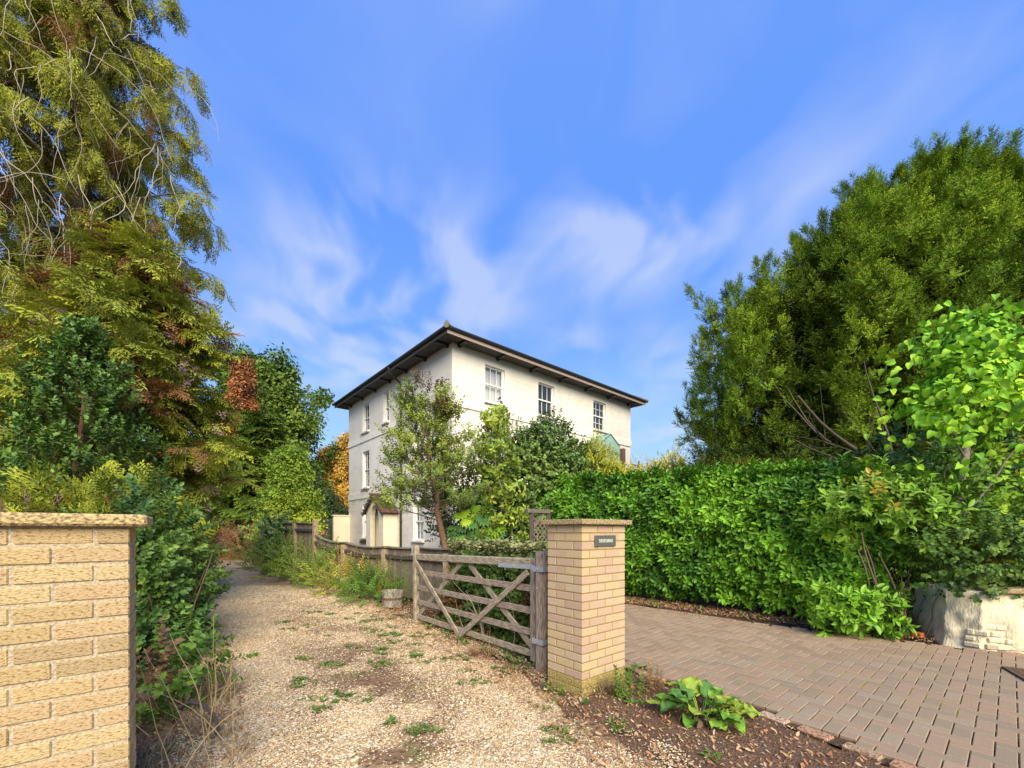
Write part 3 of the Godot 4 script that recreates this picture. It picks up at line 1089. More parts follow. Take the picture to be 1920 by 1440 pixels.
func make_litter() -> void:
	rng.seed = 51
	var xfs := []
	var cols := PackedColorArray()
	var tones := [Color(0.3, 0.16, 0.08), Color(0.36, 0.22, 0.11), Color(0.22, 0.13, 0.075), Color(0.4, 0.27, 0.15), Color(0.36, 0.14, 0.06), Color(0.42, 0.31, 0.19)]
	for i in 12500:
		var p := Vector3.ZERO
		var k := i % 10
		if k < 4:   # along the foot of the hedge
			var f := rng.randf()
			p = V(1.5, 0, 9.0).lerp(V(5.45, 0, 5.3), f) + V(0.68, 0, 0.72) * (rr(-0.02, 0.75) if rng.randf() < 0.93 else rr(-0.6, 0.5))
		elif k < 7:   # bed in front of the pillar
			var d := rr(1.9, 4.2)
			p = V(lerpf(drive_right(d) - 0.35, lerpf(2.75, 1.25, (d - 1.9) / 2.3), rng.randf()), 0, d)
		elif k < 9:  # by the gate and the fence
			var f := rng.randf()
			p = V(0.35, 0, 4.1).lerp(V(-2.6, 0, 8.4), f) + V(-0.77, 0, -0.64) * rr(-0.5, 0.6)
		else:
			var d := rr(2.0, 5.0)
			p = V(drive_left(d) + rr(-0.4, 0.5), 0, d)
		var s := rr(0.2, 0.62) * (0.72 if k >= 4 and k < 7 and rng.randf() < 0.85 else 1.0)
		var bs := Basis(Vector3.UP, rng.randf() * TAU) * Basis(Vector3.RIGHT, rr(-0.5, 0.5))
		xfs.append(Transform3D(bs.scaled_local(Vector3(s, s, s * rr(0.8, 1.6))), p + Vector3(0, rr(0.012, 0.036), 0)))
		cols.append(tones[rng.randi() % 6] * rr(0.7, 1.5))
	var t := Node3D.new()
	t.name = "fallen_leaves"
	t.set_meta("kind", "stuff")
	t.set_meta("label", "brown and orange fallen leaves along the drive edges")
	add_child(t)
	scatter(t, "leaves", C.litter, M.litter, xfs, cols)
	# weeds and grass
	xfs = []
	cols = PackedColorArray()
	var green := func(p): return blend3(Color(0.06, 0.11, 0.02), Color(0.09, 0.13, 0.025), Color(0.12, 0.14, 0.04), p, 30.0)
	for i in 64:
		var d := rr(2.2, 7.5)
		var c := V(table(MIDDLE, d) + rr(-0.75, 0.75), 0, d)
		if i % 3 == 1:
			c = V(0.2, 0, 4.0).lerp(V(-2.3, 0, 7.6), rng.randf()) + V(-0.77, 0, -0.64) * rr(-0.1, 0.7)
		elif i % 9 == 2:
			c = V(rr(0.2, 1.3), 0, rr(2.5, 4.0))
		var rad := rr(0.03, 0.13)
		for j in int(rad * 110.0) + 2:
			var a := rng.randf() * TAU
			var p := c + Vector3(cos(a) * 1.5, 0, sin(a)) * rad * sqrt(rng.randf())
			var s := rr(0.3, 0.75)
			xfs.append(Transform3D(Basis(Vector3.UP, rng.randf() * TAU).scaled(Vector3(s * 1.3, s, s * 1.3)), p + Vector3(0, ground_height(p.x, -p.z) - 0.005, 0)))
			cols.append(green.call(p))
	for i in 240:
		var f := rng.randf()
		var p := V(0.3, 0, 4.3).lerp(V(-1.5, 0, 6.6), f) + V(-0.77, 0, -0.64) * rr(-0.5, 0.15)
		if i % 4 == 0:
			p = V(1.5, 0, 9.0).lerp(V(5.3, 0, 5.35), f) + V(0.68, 0, 0.72) * rr(0.05, 0.5)
		elif i % 4 == 1:
			p = V(rr(0.3, 1.35), 0, rr(3.4, 4.3))
		var s := rr(0.6, 1.5)
		xfs.append(Transform3D(Basis(Vector3.UP, rng.randf() * TAU).scaled(Vector3(s, s, s)), p))
		cols.append(green.call(p))
	t = Node3D.new()
	t.name = "weeds"
	t.set_meta("kind", "stuff")
	t.set_meta("label", "small green weeds and grass tufts growing in the gravel")
	add_child(t)
	scatter(t, "grass", C.grass + C.rosette, M.leaf, xfs, cols)


# ---- brickwork ----
func brick_shapes(l: float, h: float, w: float, bev: float, k: int) -> Array:
	var out := []
	for i in k:
		var b := MB.new()
		b.uo = Vector2(rr(0, 1), rr(0, 1))
		b.box(Transform3D(), Vector3(l, h, w), bev)
		out.append(b.mesh())
	return out


func make_gate_pillar() -> void:
	rng.seed = 61
	var r3 := V(0.777, 0, 0.629)
	var l3 := V(-0.629, 0, 0.777)
	var corner := V(0.606, 0, 3.57)
	var t := thing("gate_pillar", "tall square pillar of pale yellow brick with flat stone cap and house name", "pillar", "", corner)
	var wr := 0.61
	var wl := 0.428
	var mod := 0.2145
	var bl := 0.2035
	var hd := 0.0965
	var y0 := 0.15
	var course := 0.0752
	var rows := 18
	# mortar core, its faces a little behind those of the bricks
	var b := MB.new()
	var mid := r3 * wr * 0.5 + l3 * wl * 0.5
	b.box(Transform3D(basis_xy(r3, Vector3.UP), mid + Vector3(0, 0.76, 0)), Vector3(wr - 0.008, 1.52, wl - 0.008))
	built(t, "mortar", b, M.mortar_gold)
	var shapes := {}
	for row in rows + 2:
		var y := y0 - 2 * course + course * (row + 0.5) + 0.0
		var odd := row % 2 == 1
		var foot := row < 2
		# spans along each face: [start, end]
		var spans_r := [[0.0, bl], [mod, mod + bl], [2 * mod, wr]] if odd else [[0.0, hd], [hd + 0.011, hd + 0.011 + bl], [hd + 0.011 + mod, hd + 0.011 + mod + bl], [hd + 0.011 + 2 * mod, wr]]
		var spans_l := [[hd + 0.011, hd + 0.011 + bl], [hd + 0.011 + mod, wl]] if odd else [[0.0, bl], [mod, wl]]
		for face in 4:
			var f := face % 2
			for s in (spans_r if f == 0 else spans_l):
				# the corner brick belongs to one face only
				if f == 0 and not odd and s[0] == 0.0:
					continue
				var ln: float = s[1] - s[0]
				if ln < 0.02:
					continue
				var c: float = (s[0] + s[1]) * 0.5
				var ax := r3 if f == 0 else l3
				var inw := l3 if f == 0 else r3
				var p: Vector3 = ax * c + inw * hd * 0.5
				if face >= 2:
					p = r3 * wr + l3 * wl - p
				p += Vector3(0, y, 0) + inw * rr(-0.001, 0.001)
				var key := "%.3f" % ln
				if not shapes.has(key):
					shapes[key] = brick_shapes(ln, course - 0.0115, hd, 0.0025, 4)
				var m: Material = M.brick_foot if foot else M.brick[rng.randi() % 5]
				part(t, "brick", shapes[key][rng.randi() % 4], m, Transform3D(basis_xy(ax, Vector3.UP), p))
	b = MB.new()
	b.box(Transform3D(basis_xy(r3, Vector3.UP), mid + Vector3(0, y0 + rows * course + 0.024, 0)), Vector3(wr + 0.1, 0.047, wl + 0.1), 0.006)
	built(t, "cap", b, M.cap)
	# name plate
	var at := corner + r3 * 0.305 + Vector3(0, 1.358, 0) - l3 * 0.008
	var s := thing("name_plate", "grey slate plate lettered THE VICARAGE fixed on the brick pillar", "sign", "", at)
	var xf := Transform3D(basis_xy(r3, Vector3.UP), Vector3.ZERO)
	b = MB.new()
	b.box(xf, Vector3(0.295, 0.1, 0.014), 0.003)
	built(s, "plate", b, M.plate)
	var tm := TextMesh.new()
	tm.text = "THEVICARAGE"
	var sf := SystemFont.new()
	sf.font_names = PackedStringArray(["Droid Sans"])
	tm.font = sf
	tm.font_size = 32
	tm.pixel_size = 0.00102
	tm.depth = 0.002
	part(s, "lettering", tm, M.letter, Transform3D(xf.basis.scaled_local(Vector3(1, 1.2, 1)), -l3 * 0.0078))


func make_boundary_wall() -> void:
	rng.seed = 71
	var dir := V(-0.79, 0, -0.613)
	var inw := V(-0.613, 0, 0.79)
	var o := V(-1.619, 0, 1.75)
	var t := thing("boundary_wall", "weathered yellow brick wall with stone coping at the drive entrance", "wall", "", o)
	var length := 2.1
	var thick := 0.27
	var course := 0.0752
	var rows := 19
	var top := 1.47
	var b := MB.new()
	b.box(Transform3D(basis_xy(dir, Vector3.UP), dir * length * 0.5 + inw * thick * 0.5 + Vector3(0, top * 0.5, 0)), Vector3(length - 0.01, top, thick - 0.01))
	built(t, "mortar", b, M.mortar_pale)
	var shapes := {}
	for row in rows:
		var y := top - course * (row + 0.5) - 0.005
		var x := 0.0
		var first := true
		while x < length:
			var ln := 0.2145
			if first:
				ln = 0.0975 if row % 2 == 0 else 0.2145
			first = false
			var end := minf(x + ln, length)
			ln = end - x
			if ln > 0.03:
				for face in 2:
					var p := dir * (x + ln * 0.5) + inw * (0.05 if face == 0 else thick - 0.05) + Vector3(0, y, 0)
					p += inw * rr(-0.0025, 0.002) + Vector3(0, rr(-0.0015, 0.0015), 0)
					var key := "%.2f" % ln
					if not shapes.has(key):
						shapes[key] = brick_shapes(ln - rr(0.0, 0.003), course - 0.0125, 0.1, 0.004, 6)
					if face == 1 and x > 0.25 and row > 0:
						continue
					var bs := basis_xy(dir.rotated(Vector3.UP, rr(-0.006, 0.006)).rotated(inw, rr(-0.006, 0.006)), Vector3.UP)
					part(t, "brick", shapes[key][rng.randi() % 6], M.brick_old[rng.randi() % 5], Transform3D(bs, p))
			x = end + 0.0115
		# end face of the wall
		var kind := "end%d" % (row % 2)
		var ln2 := 0.065 if row % 2 == 0 else 0.065
		if not shapes.has(kind):
			shapes[kind] = brick_shapes(0.1, course - 0.0125, ln2, 0.004, 3)
		part(t, "brick", shapes[kind][rng.randi() % 3], M.brick_old[rng.randi() % 5], Transform3D(basis_xy(dir, Vector3.UP), dir * 0.05 + inw * 0.135 + Vector3(0, y, 0)))
	# coping stones
	for k in 3:
		b = MB.new()
		b.uo = Vector2(rr(0, 1), rr(0, 1))
		var a := -0.06 + 0.74 * k
		b.box(Transform3D(basis_xy(dir.rotated(Vector3.UP, rr(-0.004, 0.004)), Vector3.UP), dir * (a + 0.368) + inw * thick * 0.5 + Vector3(0, top + 0.022 + rr(-0.002, 0.002), 0)), Vector3(0.732, 0.05, thick + 0.08), 0.01)
		built(t, "coping_stone", b, M.coping)


func make_white_wall() -> void:
	rng.seed = 81
	var pts := [V(5.75, 0, 5.95), V(5.52, 0, 5.3), V(5.68, 0, 5.0), V(6.1, 0, 4.83), V(6.9, 0, 4.66), V(8.4, 0, 4.5)]
	var t := thing("whitewashed_wall", "low old wall with flaking cream whitewash beside the paved drive", "wall")
	var b := MB.new()
	# rounded body: front sheet with bumps, top and back
	var run := []
	for i in pts.size() - 1:
		for k in 14:
			run.append(pts[i].lerp(pts[i + 1], k / 14.0))
	run.append(pts[-1])
	var hts := 12
	var grid := []
	for i in run.size():
		var dir: Vector3 = (run[mini(i + 1, run.size() - 1)] - run[maxi(i - 1, 0)]).normalized()
		var out := Vector3(-dir.z, 0, dir.x)
		if out.dot(run[i]) > 0:
			out = -out
		var col := []
		for j in hts + 1:
			var y := 0.72 * j / hts
			var bump := noise.get_noise_3d(run[i].x * 260.0, y * 260.0, run[i].z * 260.0) * 0.035 + noise.get_noise_3d(run[i].x * 70.0, y * 70.0, run[i].z * 70.0) * 0.05
			var q: Vector3 = run[i] + out * (bump - y * 0.06) + Vector3(0, y - 0.02, 0)
			col.append(q)
		col.append(run[i] - out * 0.3 + Vector3(0, 0.72, 0))
		col.append(run[i] - out * 0.3)
		grid.append(col)
	var nrm := func(i: int, j: int) -> Vector3:
		if j >= hts:
			return Vector3.UP if j == hts + 1 else (Vector3.UP - run[i].normalized()).normalized()
		var du: Vector3 = grid[mini(i + 1, run.size() - 1)][j] - grid[maxi(i - 1, 0)][j]
		var dv: Vector3 = grid[i][mini(j + 1, hts)] - grid[i][maxi(j - 1, 0)]
		var q := du.cross(dv).normalized()
		return q if q.dot(run[i]) < 0.0 else -q
	for i in run.size() - 1:
		for j in hts + 2:
			var a: Vector3 = grid[i][j]
			var e: Vector3 = grid[i + 1][j]
			var f: Vector3 = grid[i + 1][j + 1]
			var g: Vector3 = grid[i][j + 1]
			var na: Vector3 = nrm.call(i, j)
			var ne: Vector3 = nrm.call(i + 1, j)
			var nf: Vector3 = nrm.call(i + 1, j + 1)
			var ng: Vector3 = nrm.call(i, j + 1)
			if j == hts + 1:
				na = run[i].normalized()
				ne = na
				nf = na
				ng = na
			var u := i * 0.06
			b.tri(a, e, f, na, ne, nf, Vector2(u, a.y), Vector2(u + 0.06, e.y), Vector2(u + 0.06, f.y))
			b.tri(a, f, g, na, nf, ng, Vector2(u, a.y), Vector2(u + 0.06, f.y), Vector2(u, g.y))
	built(t, "render", b, M.whitewash)
	# stones that show through and stand proud at the right-hand end
	for row in 8:
		var s := 0.22 + rr(0.0, 0.12)
		if row >= 3:
			s = 0.3 + 0.04 * row
		var y := 0.05 + row * 0.078
		while s < 2.0:
			var ln := rr(0.07, 0.17)
			var acc := 0.0
			for i in range(1, pts.size() - 1):
				var seg: float = pts[i].distance_to(pts[i + 1])
				if s < acc + seg:
					var dir: Vector3 = (pts[i + 1] - pts[i]).normalized()
					var out := Vector3(-dir.z, 0, dir.x)
					if out.dot(pts[i]) > 0:
						out = -out
					if rng.randf() < (0.8 if row < 5 else 0.45):
						var m := MB.new()
						m.uo = Vector2(rr(0, 1), rr(0, 1))
						m.box(Transform3D(), Vector3(ln * 0.93, 0.066 * rr(0.85, 1.05), 0.07), 0.012)
						part(t, "stone", m.mesh(), M.whitewash_stone[0 if rng.randf() < 0.7 else rng.randi() % 4], Transform3D(basis_xy(dir.rotated(Vector3.UP, rr(-0.08, 0.08)), Vector3(rr(-0.05, 0.05), 1, 0)), pts[i].lerp(pts[i + 1], (s - acc) / seg) + out * (-0.034 + rr(0.0, 0.016) - y * 0.06) + Vector3(0, y, 0)))
					break
				acc += seg
			s += ln
	for i in range(2, pts.size() - 1):
		var n := maxi(1, int(pts[i].distance_to(pts[i + 1]) / 0.4))
		for k in n:
			b = MB.new()
			b.uo = Vector2(rr(0, 1), rr(0, 1))
			var a: Vector3 = pts[i].lerp(pts[i + 1], k / float(n))
			var c: Vector3 = pts[i].lerp(pts[i + 1], (k + 1) / float(n))
			var back := Vector3(a.x, 0, a.z).normalized() * 0.14
			b.bar(a + back + Vector3(0, 0.735 + rr(-0.006, 0.006), 0), c + back + Vector3(0, 0.735, 0) - (c - a) * 0.03, 0.34, 0.06, Vector3.UP, 0.015)
			built(t, "coping_stone", b, M.cap)
	b = MB.new()
	b.box(Transform3D(Basis(Vector3.UP, 0.4)), Vector3(0.1, 0.065, 0.1), 0.006)
	var rb := thing("loose_brick", "single orange brick lying at the end of the whitewashed wall", "brick", "", V(5.42, 0.06, 5.52))
	built(rb, "brick", b, mat(lin(0.62, 0.17, 0.06), 0.9, T.brick, Vector2(4, 4)))
	# drain cover
	var dc := thing("drain_cover", "rusty square drain cover set in the paving at the right edge", "drain cover", "", V(5.17, 0.03, 3.95), -0.55)
	b = MB.new()
	for k in [[-0.24, 0.0, 0.03, 0.5], [0.24, 0.0, 0.03, 0.5], [0.0, -0.24, 0.45, 0.03], [0.0, 0.24, 0.45, 0.03]]:
		b.box(Transform3D(Basis(), Vector3(k[0], 0, k[1])), Vector3(k[2], 0.03, k[3]), 0.004)
	built(dc, "frame", b, M.rust)
	b = MB.new()
	b.box(Transform3D(Basis(), Vector3(0, -0.006, 0)), Vector3(0.44, 0.02, 0.44), 0.003)
	for i in 6:
		for j in 6:
			b.box(Transform3D(Basis(Vector3.UP, 0.785), Vector3(-0.18 + i * 0.072, 0.006, -0.18 + j * 0.072)), Vector3(0.03, 0.008, 0.03), 0.003)
	built(dc, "lid", b, M.rust)


# ---- timber ----
func make_gate() -> void:
	rng.seed = 91
	var a := V(-1.55, 0, 6.62)
	var g := V(0.643, 0, -0.766)
	var nrm := V(-0.766, 0, -0.643)   # towards the drive
	var len := 2.83
	var t := thing("five_bar_gate", "weathered wooden five-bar field gate standing open against the fence", "gate", "", a)
	var P := func(s: float, y: float, off := 0.0) -> Vector3: return g * s + Vector3(0, y, 0) + nrm * off
	var b := MB.new()
	b.uo = Vector2(0.3, 0.1)
	b.bar(P.call(0.035, 0.0), P.call(0.035, 1.215), 0.075, 0.085, nrm, 0.008)
	built(t, "stile", b, M.timber)
	b = MB.new()
	b.bar(P.call(len - 0.03, 0.04), P.call(len - 0.03, 1.15), 0.075, 0.09, nrm, 0.008)
	built(t, "stile", b, M.timber_pink)
	b = MB.new()
	b.uo = Vector2(0.7, 0.6)
	b.bar(P.call(0.07, 1.035), P.call(len - 0.08, 1.1), 0.07, 0.1, Vector3.UP, 0.01)
	built(t, "top_rail", b, M.timber)
	for r in [[0.795, 0.82], [0.555, 0.575], [0.325, 0.34], [0.092, 0.11]]:
		b = MB.new()
		b.uo = Vector2(rr(0, 1), rr(0, 1))
		b.bar(P.call(0.02, r[0]), P.call(len - 0.07, r[1]), 0.024, 0.076, Vector3.UP, 0.005)
		built(t, "rail", b, M.timber_pink if r[0] > 0.2 else M.timber)
	for r in [[0.02, 1.0, 1.337, 0.03, 0.03], [1.337, 0.03, 2.72, 1.0, 0.03], [1.29, 1.0, 0.1, 0.13, -0.03], [1.5, 1.0, 2.76, 0.15, -0.03]]:
		b = MB.new()
		b.uo = Vector2(rr(0, 1), rr(0, 1))
		b.bar(P.call(r[0], r[1], r[4]), P.call(r[2], r[3], r[4] + (0.004 if r[0] > 1.3 else 0.0)), 0.024, 0.072, Vector3.UP, 0.005)
		built(t, "brace", b, M.timber)
	b = MB.new()
	b.bar(P.call(len - 0.62, 1.045, 0.045), P.call(len + 0.05, 1.06, 0.045), 0.007, 0.05, Vector3.UP, 0.001)
	b.bar(P.call(len - 0.62, 1.045, -0.045), P.call(len + 0.05, 1.06, -0.045), 0.007, 0.05, Vector3.UP, 0.001)
	for s in [2.3, 2.5, 2.68]:
		b.bar(P.call(s, 1.05, 0.047), P.call(s, 1.05, 0.058), 0.018, 0.018, Vector3.UP, 0.004)
	built(t, "hinge_strap", b, M.galv)
	b = MB.new()
	b.bar(P.call(0.04, 1.07, 0.045), P.call(-0.07, 1.07, 0.045), 0.012, 0.03, Vector3.UP, 0.001)
	b.bar(P.call(-0.01, 1.06, 0.05), P.call(-0.01, 1.2, 0.05), 0.01, 0.012, nrm, 0.001)
	built(t, "latch", b, M.galv)
	# the post it hangs on
	var po := thing("gate_post", "round-topped grey wooden gate post against the brick pillar", "post", "", V(0.315, 0, 4.3))
	b = MB.new()
	var prof := [[0.0, 0.0], [0.075, 0.0], [0.076, 1.19], [0.068, 1.225], [0.05, 1.235], [0.0, 1.238]]
	var sides := 8
	for i in prof.size() - 1:
		for k in sides:
			var a0 := TAU * (k + 0.35) / sides
			var a1 := TAU * (k + 1.35) / sides
			var p0 := Vector3(cos(a0), 0, sin(a0))
			var p1 := Vector3(cos(a1), 0, sin(a1))
			var lo: Array = prof[i]
			var hi: Array = prof[i + 1]
			var q := (p0 + p1).normalized() if hi[1] - lo[1] > 0.1 else ((p0 + p1).normalized() + Vector3.UP * (1.5 if i > 0 else -9.0)).normalized()
			var e0: Vector3 = p0 * lo[0] + Vector3(0, lo[1], 0)
			var e1: Vector3 = p1 * lo[0] + Vector3(0, lo[1], 0)
			var f1: Vector3 = p1 * hi[0] + Vector3(0, hi[1], 0)
			var f0: Vector3 = p0 * hi[0] + Vector3(0, hi[1], 0)
			b.quad(e0, e1, f1, f0, q, Vector2(lo[1], k * 0.06), Vector2(lo[1], k * 0.06 + 0.06), Vector2(hi[1], k * 0.06 + 0.06), Vector2(hi[1], k * 0.06))
	built(po, "post", b, M.timber_pink)
	for y in [1.055, 0.31]:
		b = MB.new()
		b.bar(nrm * 0.079 - g * 0.07 + Vector3(0, y, 0), nrm * 0.079 + g * 0.085 + Vector3(0, y, 0), 0.006, 0.055, Vector3.UP, 0.001)
		b.bar(nrm * 0.079 + g * 0.085 + Vector3(0, y, 0), -nrm * 0.03 + g * 0.085 + Vector3(0, y, 0), 0.006, 0.055, Vector3.UP, 0.001)
		b.bar(nrm * 0.086 + g * 0.02 + Vector3(0, y, 0), nrm * 0.096 + g * 0.02 + Vector3(0, y, 0), 0.02, 0.02, Vector3.UP, 0.004)
		built(po, "hinge_bracket", b, M.galv)
	b = MB.new()
	b.bar(nrm * 0.077 + Vector3(0, 0.86, 0), nrm * 0.086 + Vector3(0, 0.86, 0), 0.02, 0.02, Vector3.UP, 0.003)
	built(po, "bolt", b, M.galv)


func fence_run(t: Node3D, posts: Array, post_at: Array) -> void:
	for i in posts.size():
		var p: Array = posts[i]
		if not post_at[i]:
			continue
		var b := MB.new()
		b.uo = Vector2(rr(0, 1), rr(0, 1))
		var d: Vector3 = V(p[0], 0, p[1])
		b.bar(d + Vector3(0, -0.02, 0), d + Vector3(rr(-0.012, 0.012), p[3], 0), 0.11, 0.115, V(-0.6, 0, -0.8), 0.006)
		built(t, "post", b, M.timber_post)
	for i in posts.size() - 1:
		var p: Array = posts[i]
		var q: Array = posts[i + 1]
		var a := V(p[0], 0, p[1])
		var c := V(q[0], 0, q[1])
		var dir := (c - a).normalized()
		var back := Vector3(dir.z, 0, -dir.x)
		if back.dot(a) < 0:
			back = -back
		var len := a.distance_to(c)
		var n := int(len / 0.098)
		var sag: float = p[4]
		for k in n:
			var f := (k + 0.5) / n
			var h: float = lerpf(p[2], q[2], f) - sag * 4.0 * f * (1.0 - f)
			var b := MB.new()
			b.uo = Vector2(rr(0, 1), rr(0, 1))
			var hh := h - rr(0.005, 0.025)
			b.box(Transform3D(basis_xy(dir.rotated(Vector3.UP, 0.09), Vector3(0, 1, 0)), a.lerp(c, f) + back * (0.045 + rr(-0.004, 0.004)) + Vector3(0, hh * 0.5 + 0.03, 0)), Vector3(0.099, hh - 0.06, 0.016), 0.002)
			built(t, "pale", b, M.timber_grey[rng.randi() % 4])
		for r in [[0.0, 0.05, M.timber_grey[0]], [-0.2, 0.075, M.timber_dark]]:
			var b := MB.new()
			b.uo = Vector2(rr(0, 1), rr(0, 1))
			var segs := 5
			for k in segs:
				var f := k / float(segs)
				var g := (k + 1) / float(segs)
				var ya: float = lerpf(p[2], q[2], f) - sag * 4.0 * f * (1.0 - f) + r[0]
				var yb: float = lerpf(p[2], q[2], g) - sag * 4.0 * g * (1.0 - g) + r[0]
				var off := back * (0.03 if r[0] == 0.0 else 0.0)
				b.bar(a.lerp(c, f) + off + Vector3(0, ya, 0), a.lerp(c, g) + off + Vector3(0, yb, 0), 0.1 if r[0] == 0.0 else 0.06, 0.03 if r[0] == 0.0 else r[1], Vector3.UP, 0.003)
			built(t, "capping_rail" if r[0] == 0.0 else "rail", b, r[2])


func make_fences() -> void:
	rng.seed = 101
	# x, distance, height, post height, sag of the panel that follows
	var t := thing("garden_fence", "low sagging wooden fence of grey vertical pales along the gravel drive", "fence")
	fence_run(t, [[0.45, 5.2, 1.11, 1.12, 0.0], [-1.13, 7.2, 1.13, 1.05, 0.01], [-1.85, 8.25, 1.11, 1.0, 0.02], [-2.8, 9.1, 1.1, 1.04, 0.06], [-4.18, 10.3, 1.16, 1.1, 0.07], [-5.33, 11.2, 1.33, 1.0, 0.0]], [true, true, false, true, true, false])
	t = thing("tall_fence", "short tall stretch of weathered fence with ivy at its far end", "fence")
	fence_run(t, [[-5.35, 11.25, 1.66, 1.74, 0.0], [-6.35, 12.1, 1.68, 1.66, 0.0], [-7.3, 12.95, 1.7, 1.66, 0.0]], [true, true, true])
	# half-barrel tub
	var tub := thing("barrel_tub", "small weathered half-barrel tub with a dark hoop by the fence", "tub", "", V(-2.3, 0, 7.95), 0.3)
	for i in 14:
		var a := TAU * i / 14.0
		var b := MB.new()
		b.uo = Vector2(rr(0, 1), rr(0, 1))
		b.box(Transform3D(Basis(Vector3.UP, -a) * Basis(Vector3.BACK, -0.1), Vector3(cos(a), 0, sin(a)) * 0.18 + Vector3(0, 0.15 + rr(-0.006, 0.006), 0)), Vector3(0.025, 0.3, 0.085), 0.004)
		built(tub, "stave", b, mat(lin(0.46, 0.4, 0.33) if i % 3 else lin(0.36, 0.3, 0.25), 0.9, T.grain, Vector2(0.8, 10), T.grainh, 0.3))
	var hb := MB.new()
	for i in 14:
		var a := TAU * i / 14.0
		var a2 := TAU * (i + 1) / 14.0
		hb.bar(Vector3(cos(a), 0, sin(a)) * 0.2 + Vector3(0, 0.16, 0), Vector3(cos(a2), 0, sin(a2)) * 0.2 + Vector3(0, 0.16, 0), 0.006, 0.04, Vector3.UP, 0.0)
	built(tub, "hoop", hb, M.rust)
	hb = MB.new()
	for i in 14:
		var a := TAU * i / 14.0
		var a2 := TAU * (i + 1) / 14.0
		hb.flat(Vector3(0, 0.26, 0), Vector3(cos(a) * 0.18, 0.25, sin(a) * 0.18), Vector3(cos(a2) * 0.18, 0.25, sin(a2) * 0.18), Vector3.UP)
	built(tub, "soil", hb, M.inside)
	# trellis arch behind the pillar
	var tr := thing("trellis_arch", "dark wooden garden arch with diamond lattice sides behind the pillar", "arch", "", V(0.39, 0, 8.2))
	var ex := V(0.8, 0, 0.6)
	for x in [0.0, 0.44]:
		var b := MB.new()
		b.bar(ex * x, ex * x + Vector3(0, 1.8, 0), 0.09, 0.09, V(0, 0, -1), 0.006)
		built(tr, "post", b, M.timber_dark)
	var bb := MB.new()
	bb.bar(-ex * 0.14 + Vector3(0, 1.84, 0), ex * 0.46 + Vector3(0, 1.84, 0), 0.11, 0.08, Vector3.UP, 0.006)
	built(tr, "beam", bb, M.timber_grey[3])
	bb = MB.new()
	bb.bar(ex * 0.04 + Vector3(0, 1.5, 0), ex * 0.3 + Vector3(0, 1.79, 0), 0.05, 0.05, Vector3.UP, 0.004)
	built(tr, "brace", bb, M.timber_grey[3])
	for sg in [-1, 1]:
		for k in range(-4, 16):
			var x0 := 0.05
			var x1 := 0.4
			var y0 := 0.1 + k * 0.115
			var y1: float = y0 + 0.36 * sg
			var a := Vector2(x0, y0)
			var c := Vector2(x1, y1)
			# clip to the panel
			var lo := 0.1
			var hi := 1.72
			if maxf(a.y, c.y) < lo + 0.03 or minf(a.y, c.y) > hi - 0.03:
				continue
			var ta := 0.0
			var tb := 1.0
			for lim in [lo, hi]:
				var f: float = (lim - a.y) / (c.y - a.y)
				if (lim == lo) == (sg > 0):
					ta = maxf(ta, f)
				else:
					tb = minf(tb, f)
			if tb - ta < 0.05:
				continue
			var p := a.lerp(c, ta)
			var q := a.lerp(c, tb)
			var b := MB.new()
			var off: Vector3 = V(-0.6, 0, 0.8) * 0.006 * sg
			b.bar(ex * p.x + Vector3(0, p.y, 0) + off, ex * q.x + Vector3(0, q.y, 0) + off, 0.01, 0.022, Vector3.UP, 0.0)
			built(tr, "lattice_slat", b, M.timber_grey[1])


# ---- the house ----
const HL := 11.4   # length of the right-hand front
const HW := 10.48  # length of the left-hand front
const HT := 8.28   # top of the walls


func H(a: float, b: float, y: float) -> Vector3:
	return V(-2.168 + 0.755 * a - 0.656 * b, y, 15.0 + 0.656 * a + 0.755 * b)


# a wall sheet with openings [from, to, low, high] and their reveals
func wall_sheet(b: MB, o: Vector3, u: Vector3, out: Vector3, len: float, y0: float, y1: float, holes: Array, deep: float) -> void:
	var xs := [0.0, len]
	var ys := [y0, y1]
	for k in holes:
		for x in [k[0], k[1]]:
			if not x in xs:
				xs.append(x)
		for y in [k[2], k[3]]:
			if y > y0 and y < y1 and not y in ys:
				ys.append(y)
	xs.sort()
	ys.sort()
	for i in xs.size() - 1:
		for j in ys.size() - 1:
			var cx: float = (xs[i] + xs[i + 1]) * 0.5
			var cy: float = (ys[j] + ys[j + 1]) * 0.5
			var open := false
			for k in holes:
				if cx > k[0] and cx < k[1] and cy > k[2] and cy < k[3]:
					open = true
			if not open:
				b.uo = Vector2(xs[i], ys[j])
				b.rect(o + u * xs[i] + Vector3(0, ys[j], 0), u * (xs[i + 1] - xs[i]), Vector3(0, ys[j + 1] - ys[j], 0), out)
	for k in holes:
		if k[3] <= y0 or k[2] >= y1:
			continue
		var p: Vector3 = o + u * k[0] + Vector3(0, k[2], 0)
		var w: Vector3 = u * (k[1] - k[0])
		var h := Vector3(0, k[3] - k[2], 0)
		var d := -out * deep
		b.rect(p, d, h, u)
		b.rect(p + w, d, h, -u)
		b.rect(p, w, d, Vector3.UP)
		b.rect(p + h, w, d, Vector3.DOWN)


